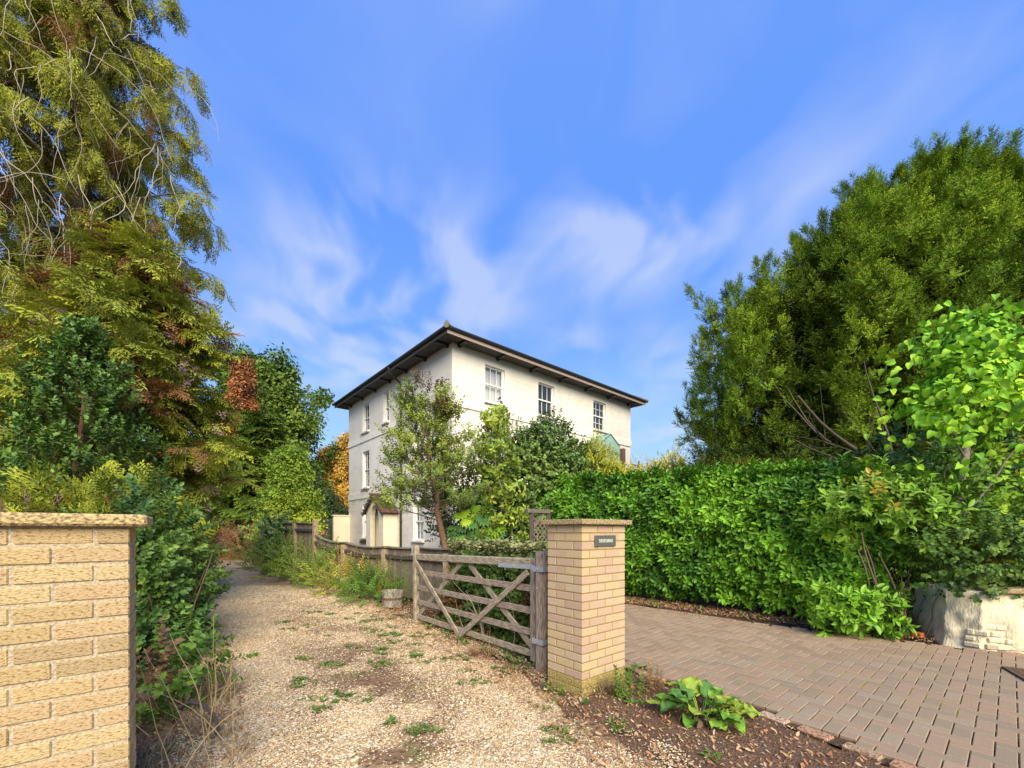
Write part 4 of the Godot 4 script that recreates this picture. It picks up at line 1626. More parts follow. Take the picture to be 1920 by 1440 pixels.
# a sash window in the opening whose lower left corner is o
func sash(parent: Node, o: Vector3, u: Vector3, out: Vector3, w: float, h: float, cols: int, rows: int, curtain: Material, sill := true) -> void:
	var t := Node3D.new()
	t.name = "window"
	t.position = o
	parent.add_child(t, true)
	var f := MB.new()
	var up := Vector3.UP
	var fr := 0.055
	var z := -out * 0.13
	for k in [[0.0, fr, 0.0, h], [w - fr, w, 0.0, h], [fr, w - fr, 0.0, 0.07], [fr, w - fr, h - fr, h]]:
		f.box(Transform3D(basis_xy(u, up), u * (k[0] + k[1]) * 0.5 + up * (k[2] + k[3]) * 0.5 + z), Vector3(k[1] - k[0], k[3] - k[2], 0.09), 0.004)
	# meeting rail and sash bars; the lower sash sits behind
	var iw := w - 2 * fr
	f.box(Transform3D(basis_xy(u, up), u * w * 0.5 + up * h * 0.5 + z + out * 0.004), Vector3(iw, 0.05, 0.07), 0.003)
	for s in 2:
		var y0 := 0.07 if s == 0 else h * 0.5 + 0.025
		var y1 := h * 0.5 - 0.025 if s == 0 else h - fr
		var zz := z + out * (0.0 if s == 1 else -0.025)
		for sd in [fr + 0.015, w - fr - 0.015]:
			f.box(Transform3D(basis_xy(u, up), u * sd + up * (y0 + y1) * 0.5 + zz), Vector3(0.034, y1 - y0, 0.04), 0.002)
		for c in range(1, cols):
			f.box(Transform3D(basis_xy(u, up), u * (fr + iw * c / cols) + up * (y0 + y1) * 0.5 + zz), Vector3(0.02, y1 - y0 - 0.004, 0.024), 0.0)
		for r in range(1, rows):
			f.box(Transform3D(basis_xy(u, up), u * w * 0.5 + up * lerpf(y0, y1, r / float(rows)) + zz + out * 0.001), Vector3(iw - 0.06, 0.02, 0.026), 0.0)
	built(t, "frame", f, M.white)
	for s in 2:
		var y0 := 0.07 if s == 0 else h * 0.5 + 0.025
		var y1 := h * 0.5 - 0.025 if s == 0 else h - fr
		var zz := z + out * (-0.008 if s == 1 else -0.033)
		for c in cols:
			for r in rows:
				var g := MB.new()
				var ga := lerpf(y0, y1, r / float(rows))
				var gb := lerpf(y0, y1, (r + 1) / float(rows))
				var tilt := out.rotated(u, rr(-0.012, 0.012)).rotated(up, rr(-0.012, 0.012))
				g.rect(u * (fr + iw * c / cols) + up * ga + zz, u * iw / cols, up * (gb - ga), tilt)
				built(t, "pane", g, M.glass)
	if sill:
		f = MB.new()
		f.box(Transform3D(basis_xy(u, up), u * w * 0.5 - up * 0.045 + out * 0.03), Vector3(w + 0.16, 0.085, 0.2), 0.008)
		built(t, "sill", f, M.render)
	if curtain:
		f = MB.new()
		var n := 24
		for i in n:
			var x0 := w * i / n
			var x1 := w * (i + 1) / n
			var d0 := -out * (0.26 + 0.02 * sin(i * 1.7))
			var d1 := -out * (0.26 + 0.02 * sin((i + 1) * 1.7))
			f.quad(u * x0 + d0, u * x1 + d1, u * x1 + d1 + up * h, u * x0 + d0 + up * h, out)
		built(t, "curtain", f, curtain)


func make_house() -> void:
	rng.seed = 111
	var t := thing("house", "tall cream painted brick house with dark overhanging eaves and sash windows", "house")
	var R := V(0.755, 0, 0.656)
	var L := V(-0.656, 0, 0.755)
	var NR := -L
	var NL := -R
	var up := Vector3.UP
	var o := H(0, 0, 0)
	var holes_r := [[1.5, 2.5, 6.47, 7.9], [4.38, 5.4, 6.47, 7.9], [8.18, 9.22, 6.47, 7.9], [1.5, 2.5, 3.7, 5.5], [4.38, 5.4, 3.7, 5.5]]
	var holes_l := [[7.62, 8.5, 6.5, 7.93], [5.34, 5.93, 6.5, 7.93], [7.62, 8.5, 3.65, 5.5], [2.07, 2.97, 1.06, 2.6], [7.7, 8.5, 1.1, 2.8], [2.07, 2.97, 3.65, 5.5]]
	var b := MB.new()
	wall_sheet(b, o, R, NR, HL, 0.0, HT + 0.05, holes_r, 0.2)
	built(t, "wall", b, M.render)
	b = MB.new()
	wall_sheet(b, o, L, NL, HW, 0.0, HT + 0.05, holes_l, 0.2)
	built(t, "wall", b, M.render)
	b = MB.new()
	wall_sheet(b, H(0, HW, 0), R, L, HL, 0.0, HT + 0.05, [], 0.2)
	built(t, "wall", b, M.render)
	b = MB.new()
	wall_sheet(b, H(HL, 0, 0), L, R, HW, 0.0, HT + 0.05, [], 0.2)
	built(t, "wall", b, M.render)
	# faint courses of the painted brickwork: long thin strips that stand 2-3 mm proud
	for face in 2:
		b = MB.new()
		var holes: Array = holes_r if face == 0 else holes_l
		var len := HL if face == 0 else HW
		var u := R if face == 0 else L
		var out := NR if face == 0 else NL
		for zone in [[0.1, 3.1], [6.36, HT - 0.02]]:
			var y: float = zone[0]
			while y < zone[1]:
				var cuts := [0.02]
				for k in holes:
					if y + 0.06 > k[2] - 0.1 and y < k[3] + 0.28:
						cuts.append(k[0] - 0.12)
						cuts.append(k[1] + 0.12)
				cuts.append(len - 0.02)
				cuts.sort()
				for i in range(0, cuts.size(), 2):
					var x: float = cuts[i]
					while x < cuts[i + 1]:
						var ln := minf(rr(0.42, 1.4), cuts[i + 1] - x)
						if ln > 0.03:
							b.uo = Vector2(x, y)
							b.rect(o + u * x + up * y + out * rr(0.003, 0.006), u * (ln - 0.008), up * rr(0.058, 0.064), (out + up * rr(-0.05, 0.04) + u * rr(-0.03, 0.03)).normalized())
						x += ln
				y += 0.075
		built(t, "brick_courses", b, M.render).set_meta("kind", "stuff")
	for y in [6.0, 3.1]:
		b = MB.new()
		b.box(Transform3D(basis_xy(R, up), H(HL * 0.5, -0.02, y + 0.16)), Vector3(HL + 0.06, 0.32, 0.05), 0.006)
		built(t, "string_course", b, M.render)
		b = MB.new()
		b.box(Transform3D(basis_xy(L, up), H(-0.02, HW * 0.5, y + 0.16)), Vector3(HW + 0.06, 0.318, 0.05), 0.006)
		built(t, "string_course", b, M.render)
	# dark rooms behind the glass
	b = MB.new()
	b.box(Transform3D(basis_xy(R, up), H(HL * 0.5, HW * 0.5, 4.1)), Vector3(HL - 3.0, 8.1, HW - 3.0))
	built(t, "inner_wall", b, M.inside)
	b = MB.new()
	for y in [0.15, 3.0, 5.9, 8.2]:
		b.box(Transform3D(basis_xy(R, up), H(HL * 0.5, HW * 0.5, y)), Vector3(HL - 0.5, 0.12, HW - 0.5))
	built(t, "floor", b, M.inside)
	for k in 3:
		var h: Array = holes_r[k]
		sash(t, o + R * h[0] + up * h[2], R, NR, h[1] - h[0], h[3] - h[2], 3, 1 if k < 2 else 2, M.curtain if k == 0 else null)
	for k in [3, 4]:
		var h: Array = holes_r[k]
		sash(t, o + R * h[0] + up * h[2], R, NR, h[1] - h[0], h[3] - h[2], 3, 2, M.curtain)
	for k in holes_l.size():
		var h: Array = holes_l[k]
		sash(t, o + L * h[0] + up * h[2], L, NL, h[1] - h[0], h[3] - h[2], 3 if h[1] - h[0] > 0.7 else 2, 2, M.curtain if k == 3 or k == 4 else null)
	# eaves
	var ov := 0.56
	for face in 2:
		var u := R if face == 0 else L
		var out := NR if face == 0 else NL
		var len := HL if face == 0 else HW
		b = MB.new()
		b.box(Transform3D(basis_xy(u, up), o + u * len * 0.5 + out * ov * 0.5 + up * (HT + 0.02 + face * 0.003)), Vector3(len + 2 * ov, 0.03, ov))
		built(t, "soffit", b, M.soffit)
		b = MB.new()
		b.box(Transform3D(basis_xy(u, up), o + u * len * 0.5 + out * (ov + 0.012) + up * (HT + 0.05)), Vector3(len + 2 * ov + 0.02, 0.17, 0.024), 0.003)
		built(t, "fascia", b, M.fascia if face == 0 else M.soffit)
		b = MB.new()
		var ps := PackedVector3Array([o - u * (ov + 0.03) + out * (ov + 0.075) + up * (HT + 0.155), o + u * (len + ov + 0.03) + out * (ov + 0.075) + up * (HT + 0.155)])
		b.tube(ps, PackedFloat32Array([0.06, 0.06]), 10)
		built(t, "gutter", b, M.black)
		var n := 7
		for i in n:
			var s := 0.28 + 1.81 * i if face == 0 else 0.28 + 1.62 * i
			b = MB.new()
			b.box(Transform3D(basis_xy(u, up), o + u * s + out * (ov * 0.5 - 0.01) + up * (HT - 0.035)), Vector3(0.15, 0.07, ov - 0.06), 0.006)
			b.box(Transform3D(basis_xy(u, up), o + u * s + out * 0.05 + up * (HT - 0.09)), Vector3(0.11, 0.04, 0.08), 0.006)
			built(t, "bracket", b, M.black)
	for face in 2:
		b = MB.new()
		var u := R if face == 0 else L
		var len := HL if face == 0 else HW
		var far := o + (L * (HW + ov * 0.5) if face == 0 else R * (HL + ov * 0.5))
		b.box(Transform3D(basis_xy(u, up), far + u * len * 0.5 + up * (HT + 0.026 + face * 0.003)), Vector3(len + 2 * ov, 0.03, ov))
		built(t, "soffit", b, M.soffit)
	# hipped roof
	b = MB.new()
	var e := ov + 0.04
	var ey := HT + 0.17
	var c0 := H(-e, -e, ey)
	var c1 := H(HL + e, -e, ey)
	var c2 := H(HL + e, HW + e, ey)
	var c3 := H(-e, HW + e, ey)
	var m0 := H(HW * 0.5, HW * 0.5, ey + 2.1)
	var m1 := H(HL - HW * 0.5, HW * 0.5, ey + 2.1)
	b.quad(c0, c1, m1, m0, (NR + up * 2.4).normalized(), Vector2(0, 0), Vector2(12, 0), Vector2(8, 6), Vector2(4, 6))
	b.flat(c1, c2, m1, R + up)
	b.quad(c2, c3, m0, m1, (L + up * 2.4).normalized())
	b.flat(c3, c0, m0, NL + up)
	b.quad(c0 - up * 0.03, c1 - up * 0.03, c2 - up * 0.03, c3 - up * 0.03, Vector3.DOWN)
	for k in [[c0, c1], [c1, c2], [c2, c3], [c3, c0]]:
		var q: Vector3 = ((k[0] + k[1]) * 0.5 - H(HL * 0.5, HW * 0.5, ey)).normalized()
		b.quad(k[0] - up * 0.03, k[1] - up * 0.03, k[1], k[0], q)
	var roof := built(t, "roof", b, M.slate)
	for k in [[c0, m0], [c1, m1], [c3, m0]]:
		b = MB.new()
		var ps := PackedVector3Array([k[0].lerp(k[1], -0.012) + up * 0.03, k[0].lerp(k[1], 0.08) + up * 0.08, k[1] + up * 0.08])
		b.tube(ps, PackedFloat32Array([0.09, 0.11, 0.11]), 8)
		built(roof, "hip_tiles", b, M.lead)
	b = MB.new()
	b.tube(PackedVector3Array([c0 + up * 0.06, c0 + up * 0.14, c0 + up * 0.24]), PackedFloat32Array([0.11, 0.07, 0.0]), 6)
	built(roof, "finial", b, M.lead)
	# downpipe on the left front
	b = MB.new()
	var dp := H(0, 3.95, 0)
	var pts := PackedVector3Array([dp + NL * (ov + 0.075) + up * (HT + 0.12), dp + NL * (ov + 0.075) + up * (HT - 0.12), dp + NL * 0.38 + up * (HT - 0.26), dp + NL * 0.12 + up * (HT - 0.44), dp + NL * 0.09 + up * (HT - 0.6), dp + NL * 0.09 + up * 4.0, dp + NL * 0.09])
	b.tube(pts, PackedFloat32Array([0.05, 0.05, 0.05, 0.05, 0.05, 0.05, 0.05]), 8)
	for y in [7.2, 5.4, 3.6, 1.8]:
		b.tube(PackedVector3Array([dp + NL * 0.09 + up * y, dp + NL * 0.09 + up * (y + 0.08)]), PackedFloat32Array([0.062, 0.062]), 8)
	built(t, "downpipe", b, M.black)
	for k in [[0.35, 1.1], [5.7, 6.9]]:
		b = MB.new()
		b.box(Transform3D(basis_xy(L, up), H(-0.04, k[0] + 4.1 if k[0] < 1 else 8.3, 3.0 if k[0] < 1 else 0.88)), Vector3(0.16 if k[0] < 1 else 0.8, 0.22 if k[0] < 1 else 0.14, 0.1), 0.006)
		built(t, "wall_box" if k[0] < 1 else "air_vent", b, M.black)
	make_porch(t)


func make_porch(t: Node3D) -> void:
	var R := V(0.755, 0, 0.656)
	var L := V(-0.656, 0, 0.755)
	var up := Vector3.UP
	var b0 := 4.45
	var b1 := 6.35
	var dp := 0.66
	var mid := 5.4
	var ey := 2.36
	var ay := 3.06
	var p := Node3D.new()
	p.name = "porch"
	t.add_child(p, true)
	# front with an arched opening; x along L from b0
	var poly := PackedVector2Array([Vector2(0, 0), Vector2(0.48, 0), Vector2(0.48, 1.95)])
	for i in range(1, 9):
		var a := PI - PI * i / 9.0
		poly.append(Vector2(0.95 + 0.47 * cos(a), 1.95 + 0.66 * sin(a)))
	poly.append_array(PackedVector2Array([Vector2(1.42, 1.95), Vector2(1.42, 0), Vector2(1.9, 0), Vector2(1.9, ey), Vector2(0.95, ay), Vector2(0, ey)]))
	var b := MB.new()
	b.plate(poly, Transform3D(Basis(L, up, L.cross(up)), H(-dp + 0.11, b0, 0)), 0.22)
	built(p, "front_wall", b, M.cream)
	for s in [b0 + 0.11, b1 - 0.11]:
		b = MB.new()
		b.box(Transform3D(basis_xy(R, up), H(-(dp - 0.22) * 0.5, s, ey * 0.5)), Vector3(dp - 0.225, ey, 0.22))
		built(p, "side_wall", b, M.cream)
	b = MB.new()
	b.box(Transform3D(basis_xy(L, up), H(-0.03, mid, 1.15)), Vector3(1.4, 2.3, 0.06))
	for k in [-0.36, 0.36]:
		for y in [0.6, 1.6]:
			b.box(Transform3D(basis_xy(L, up), H(-0.066, mid + k, y)), Vector3(0.5, 0.75, 0.02), 0.006)
	built(p, "door", b, M.door)
	# roof: ridge runs out from the wall
	var rb := MB.new()
	var th := 0.05
	for sg in [-1.0, 1.0]:
		var eave := H(-dp - 0.14, mid + sg * 1.12, ey - 0.12)
		var ridge := H(-dp - 0.14, mid, ay + 0.06)
		var run := R * (dp + 0.12)
		var q: Vector3 = (L * sg * 0.62 + up).normalized()
		rb.quad(eave, eave + run, ridge + run, ridge, q)
		rb.quad(eave - q * th, eave + run - q * th, ridge + run - q * th, ridge - q * th, -q)
		rb.quad(eave, ridge, ridge - q * th, eave - q * th, -R)
		rb.quad(eave, eave + run, eave + run - q * th, eave - q * th, L * sg)
	var roof := built(p, "roof", rb, M.tile[1])
	for v in 4:
		var tb := MB.new()
		rng.seed = 300 + v
		for sg in [-1.0, 1.0]:
			for row in 13:
				for col in 6:
					if (row * 7 + col * 3 + row * col) % 4 != v:
						continue
					var f := (row + 0.5) / 13.0
					var q: Vector3 = (L * sg * 0.62 + up).normalized()
					var a := H(-dp - 0.14, mid + sg * 1.15, ey - 0.14).lerp(H(-dp - 0.14, mid, ay + 0.06), f)
					var sl: Vector3 = (H(0, mid, ay + 0.06) - H(0, mid + sg * 1.12, ey - 0.12)).normalized()
					tb.uo = Vector2(rr(0, 1), rr(0, 1))
					tb.box(Transform3D(basis_xy(R, q.rotated(R, 0.07 * -sg)), a + R * (col + 0.5 + (0.5 if row % 2 else 0.0) - 0.25) * 0.135 + q * (0.014 + rr(0.0, 0.006))), Vector3(0.128, 0.014, 0.13), 0.002)
		built(roof, "tiles", tb, M.tile[v]).set_meta("kind", "stuff")
	var barge := MB.new()
	for sg in [-1.0, 1.0]:
		barge.bar(H(-dp - 0.12, mid + sg * 1.1, ey - 0.2), H(-dp - 0.12, mid, ay - 0.02), 0.05, 0.12, up, 0.005)
	built(p, "bargeboard", barge, M.timber_dark)
	# moss on the slope
	rng.seed = 310
	var mo := MB.new()
	for i in 260:
		var f := clampf(rng.randf() * 0.75 + 0.2, 0, 1)
		var x := clampf(0.32 + rr(-0.25, 0.33), 0.0, 0.75)
		var q: Vector3 = (L * -0.62 + up).normalized()
		var c := H(-x, mid - 1.12 * (1 - f), lerpf(ey - 0.12, ay + 0.06, f)) + q * 0.025
		var s := rr(0.02, 0.055)
		for k in 5:
			var a0 := TAU * k / 5.0
			var a1 := TAU * (k + 1) / 5.0
			var tx := R * s
			var ty := (L * 0.85 + up * 0.52) * s
			mo.flat(c + q * s * 0.6, c + tx * cos(a0) + ty * sin(a0), c + tx * cos(a1) + ty * sin(a1), q)
	var mn := built(roof, "moss", mo, M.moss)
	mn.set_meta("kind", "stuff")


func make_house_side() -> void:
	var up := Vector3.UP
	var R := V(0.755, 0, 0.656)
	var L := V(-0.656, 0, 0.755)
	# rendered garden wall at the far end
	var t := thing("garden_wall", "plain cream rendered garden wall joined to the left end of the house", "wall")
	var b := MB.new()
	b.box(Transform3D(basis_xy(R, up), H(-0.45, HW - 0.12, 1.12)), Vector3(0.88, 2.24, 0.2), 0.01)
	built(t, "wall", b, M.cream)
	b = MB.new()
	b.box(Transform3D(basis_xy(R, up), H(-0.46, HW - 0.12, 2.27)), Vector3(0.96, 0.06, 0.28), 0.01)
	built(t, "coping", b, M.cream)
	# slatted screen with an arched opening
	t = thing("slatted_screen", "dark green slatted garden screen with an arched opening beyond the fence", "screen")
	var o := V(-10.95, 0, 23.3)
	var ex := V(0.995, 0, -0.1)
	for k in 22:
		var y := 0.08 + k * 0.093
		var c := 0.3
		var half := 0.0 if y > 1.95 else (0.16 if y < 1.65 else 0.16 * sqrt(maxf(0.0, 1.0 - pow((y - 1.65) / 0.3, 2))))
		for s in [[0.0, c - half], [c + half, 0.86]]:
			b = MB.new()
			b.bar(o + ex * s[0] + up * y, o + ex * s[1] + up * y, 0.03, 0.075, up, 0.003)
			built(t, "slat", b, mat(lin(0.075, 0.1, 0.08), 0.8))
	for x in [0.0, 0.86]:
		b = MB.new()
		b.bar(o + ex * x + V(0, 0, 0.04), o + ex * x + V(0, 2.15, 0.04), 0.07, 0.07, V(0, 0, -1), 0.004)
		built(t, "post", b, mat(lin(0.08, 0.09, 0.07), 0.8))
	t = thing("pink_pot", "bright magenta flower pot hanging in the opening of the slatted screen", "flower pot", "", o + ex * 0.33 + V(0, 1.2, -0.12))
	b = MB.new()
	b.tube(PackedVector3Array([Vector3(0, -0.02, 0), Vector3(0, 0.0, 0), Vector3(0, 0.26, 0), Vector3(0, 0.3, 0)]), PackedFloat32Array([0.13, 0.14, 0.19, 0.205]), 14)
	built(t, "pot", b, mat(lin(0.75, 0.02, 0.32), 0.5))
	b = MB.new()
	b.tube(PackedVector3Array([Vector3(-0.19, 0.3, 0), Vector3(-0.1, 0.52, 0), Vector3(0.0, 0.6, 0), Vector3(0.1, 0.52, 0), Vector3(0.19, 0.3, 0)]), PackedFloat32Array([0.008, 0.008, 0.008, 0.008, 0.008]), 5)
	built(t, "handle", b, M.black)
	# green glazed canopy against the right-hand front
	t = thing("glazed_canopy", "pale green glazed gabled canopy against the house wall above the golden hedge", "canopy")
	var W := H(8.3, 0, 0)
	var NR := -L
	var fy := 3.6
	var apex := 6.06
	var eave := 5.6
	for sg in [-1.0, 1.0]:
		b = MB.new()
		b.quad(W + R * 0.72 * sg + up * eave, W + up * apex, W + NR * 0.93 + up * apex, W + NR * 0.93 + R * 0.72 * sg + up * eave, (R * sg * 0.5 + up).normalized())
		built(t, "roof_panel", b, M.green_glass)
		b = MB.new()
		b.rect(W + R * 0.7 * sg + up * fy, NR * 0.92, up * (eave - fy), R * sg)
		built(t, "side_panel", b, M.green_glass)
	b = MB.new()
	b.flat(W + NR * 0.92 + R * 0.7 + up * eave, W + NR * 0.92 - R * 0.7 + up * eave, W + NR * 0.92 + up * apex, NR)
	built(t, "gable_panel", b, M.green_glass)
	b = MB.new()
	b.rect(W + NR * 0.92 - R * 0.7 + up * fy, R * 1.4, up * (eave - fy - 0.002), NR)
	built(t, "front_panel", b, M.green_glass)
	b = MB.new()
	for sg in [-1.0, 1.0]:
		b.bar(W + NR * 0.95 + R * 0.74 * sg + up * (eave - 0.02), W + NR * 0.95 + up * apex, 0.03, 0.03)
		b.bar(W + NR * 0.95 + R * 0.72 * sg, W + NR * 0.95 + R * 0.72 * sg + up * (eave - 0.03), 0.035, 0.035, NR)
	b.bar(W + up * (apex + 0.01), W + NR * 0.95 + up * (apex + 0.01), 0.03, 0.03)
	b.bar(W + NR * 0.95 - R * 0.7 + up * 5.2, W + NR * 0.95 + R * 0.7 + up * 5.2, 0.04, 0.12)
	b.box(Transform3D(basis_xy(R, up), W + NR * 0.5 + up * fy), Vector3(1.5, 0.06, 0.96))
	built(t, "frame", b, M.green_frame)
	t = thing("timber_post", "thick reddish brown timber post rising beside the green canopy", "post", "", H(9.55, -0.75, 0))
	b = MB.new()
	b.bar(Vector3.ZERO, Vector3(0, 5.55, 0), 0.22, 0.22, NR, 0.01)
	built(t, "post", b, mat(lin(0.3, 0.17, 0.11), 0.9, T.grain, Vector2(0.6, 8)))
	# balcony: flat-roofed annexe with a balustrade
	t = thing("annexe", "low flat-roofed cream annexe behind the hedges right of the house", "annexe")
	b = MB.new()
	b.box(Transform3D(basis_xy(R, up), H(HL + 1.75, 3.0, 2.0)), Vector3(3.4, 4.0, 5.0))
	built(t, "wall", b, M.render)
	t = thing("balustrade", "wooden balcony balustrade with turned spindles right of the house", "balustrade")
	b = MB.new()
	b.bar(H(HL + 0.02, 0.6, 5.24), H(HL + 3.4, 0.6, 5.24), 0.09, 0.05)
	b.bar(H(HL + 0.02, 0.6, 4.4), H(HL + 3.4, 0.6, 4.4), 0.08, 0.05)
	built(t, "handrail", b, M.timber_grey[2])
	for i in 22:
		b = MB.new()
		var p := H(HL + 0.15 + i * 0.15, 0.6, 4.42)
		if i % 6 == 5:
			b.bar(p, p + up * 1.0, 0.1, 0.1, L, 0.01)
			b.tube(PackedVector3Array([p + up * 1.0, p + up * 1.03, p + up * 1.08, p + up * 1.13]), PackedFloat32Array([0.03, 0.06, 0.05, 0.0]), 8)
			built(t, "post", b, mat(lin(0.3, 0.18, 0.13), 0.85))
		else:
			b.tube(PackedVector3Array([p, p + up * 0.1, p + up * 0.3, p + up * 0.45, p + up * 0.6, p + up * 0.8]), PackedFloat32Array([0.028, 0.018, 0.028, 0.018, 0.028, 0.018]), 6)
			built(t, "spindle", b, M.timber_grey[2])


# ---- plants ----
func tint3(a: Color, b: Color, c: Color, s := 18.0) -> Callable:
	return func(p): return blend3(a, b, c, p, s)


# with a share of patches in another colour (dead or turning sprays)
func tint_patch(a: Color, b: Color, c: Color, d: Color, limit: float, s := 18.0) -> Callable:
	return func(p):
		if noise.get_noise_3dv(p * s * 1.7 + Vector3(900, 0, 0)) > limit:
			return d * rr(0.7, 1.25)
		return blend3(a, b, c, p, s)


func make_laurel_hedge() -> void:
	rng.seed = 121
	var t := thing("laurel_hedge", "long glossy green clipped laurel hedge beside the brick paved drive", "hedge")
	var a := V(0.85, 0, 10.45)
	var c := V(5.35, 0, 5.95)
	var dir := (c - a).normalized()
	var out := V(-0.707, 0, -0.707)
	var len := a.distance_to(c)
	var top := [[0.0, 2.6], [1.2, 2.56], [3.0, 2.5], [4.6, 2.42], [5.6, 2.36], [6.4, 2.25]]
	var xfs := []
	var cols := PackedColorArray()
	var fresh := tint3(Color(0.07, 0.165, 0.012), Color(0.035, 0.09, 0.013), Color(0.12, 0.24, 0.015), 34.0)
	var place := func(p: Vector3, n: Vector3, k: float):
		var s := rr(0.7, 1.05) * k
		xfs.append(Transform3D(basis_y(n + Vector3(0, 0.35, 0) + rdir() * 0.5, rng.randf() * TAU).scaled_local(Vector3(s, s, s)), p))
		cols.append(fresh.call(p))
	for i in 7600:
		var s := rng.randf() * len
		var h := table(top, s) + noise.get_noise_2d(s * 130.0, 7.0) * 0.1
		var y := lerpf(0.12, h, pow(rng.randf(), 0.85))
		var bulge := noise.get_noise_2d(s * 75.0, y * 75.0) * 0.26 + 0.12 * sin(clampf(y / h, 0, 1) * PI) - clampf(0.4 - y, 0.0, 0.4) * 0.5 - clampf((y - h + 0.35), 0.0, 0.35) * 0.5
		var hole := noise.get_noise_2d(s * 60.0 + 70.0, y * 90.0)
		if hole > 0.42 and y < 1.7 and rng.randf() < 0.8:
			bulge -= 0.3
		var deep := pow(rng.randf(), 2.2) * 0.45
		place.call(a + dir * s + out * (bulge - deep) + Vector3(0, y, 0), out, 1.0)
	for i in 2400:
		var s := rng.randf() * len
		var w := rng.randf() * 1.5
		var h := table(top, s) + noise.get_noise_2d(s * 130.0, w * 90.0) * 0.14
		place.call(a + dir * s - out * w + Vector3(0, h - pow(rng.randf(), 2.0) * 0.3, 0), Vector3.UP + out * 0.2, 1.0)
	for i in 900:
		var y := rr(0.1, 2.7)
		place.call(a - dir * rr(-0.1, 0.2) - out * rr(0, 1.5) + Vector3(0, y, 0), -dir, 1.0)
	for i in 240:   # young shoots that stick out of the top
		var s := rng.randf() * len
		place.call(a + dir * s - out * rr(-0.05, 0.9) + Vector3(0, table(top, s) + rr(0.0, 0.13), 0), Vector3.UP * 3.0, 1.1)
	scatter(t, "foliage", C.laurel, M.leaf_shiny, xfs, cols)
	# woody core
	for i in 26:
		var s := (i + rng.randf()) * len / 26.0
		var b := MB.new()
		var p := a + dir * s - out * rr(0.35, 0.8)
		b.tube(wander(p, Vector3(rr(-0.3, 0.3), 1, rr(-0.3, 0.3)), 2.1, 0.2, 6, 0.8), tapered(7, 0.035, 0.008), 6)
		built(t, "stem", b, M.twig_dark)
	# the leaves that show largest, each by itself
	var mats := []
	for k in [Color(0.1, 0.23, 0.014), Color(0.08, 0.19, 0.012), Color(0.15, 0.3, 0.02), Color(0.055, 0.14, 0.014)]:
		var m: StandardMaterial3D = M.leaf_shiny.duplicate()
		m.albedo_color = (Color(k.r, k.g, k.b) * 1.4).linear_to_srgb()
		mats.append(m)
	for i in 300:
		var s := len - 4.2 * pow(rng.randf(), 1.3)
		var h := table(top, s)
		var y := rr(0.3, h - 0.1)
		var bulge := noise.get_noise_2d(s * 75.0, y * 75.0) * 0.26 + 0.12 * sin(clampf(y / h, 0, 1) * PI) - clampf(0.4 - y, 0.0, 0.4) * 0.5 - clampf((y - h + 0.35), 0.0, 0.35) * 0.5
		var n := (out + rdir() * 0.7 + Vector3(0, 0.55, 0)).normalized()
		var d := (out * 0.5 + rdir() * 0.9 + Vector3(0, 0.1, 0)).normalized()
		part(t, "leaf", C.laurel_leaf[i % 5], mats[rng.randi() % 4], Transform3D(Basis(d.cross(n).normalized(), d, d.cross(n).normalized().cross(d)), a + dir * s + out * (bulge + 0.03) + Vector3(0, y, 0)))


func leaves_on(t: Node3D, meshes: Array, mats: Array, spots: Array, hang: float) -> void:
	for p in spots:
		var d: Vector3 = (rdir() * 0.8 + Vector3(0, -hang, 0) - Vector3(p.x, 0, p.z).normalized() * 0.4).normalized()
		var n: Vector3 = (-p.normalized() + Vector3(0, 0.5, 0) + rdir() * 0.5).normalized()
		var x := d.cross(n).normalized()
		part(t, "leaf", meshes[rng.randi() % meshes.size()], mats[rng.randi() % mats.size()], Transform3D(Basis(x, d, x.cross(d)), p))


func tinted(base: StandardMaterial3D, cols: Array) -> Array:
	var out := []
	for k in cols:
		var m: StandardMaterial3D = base.duplicate()
		m.albedo_color = (Color(k.r, k.g, k.b) * 1.55).linear_to_srgb()
		out.append(m)
	return out


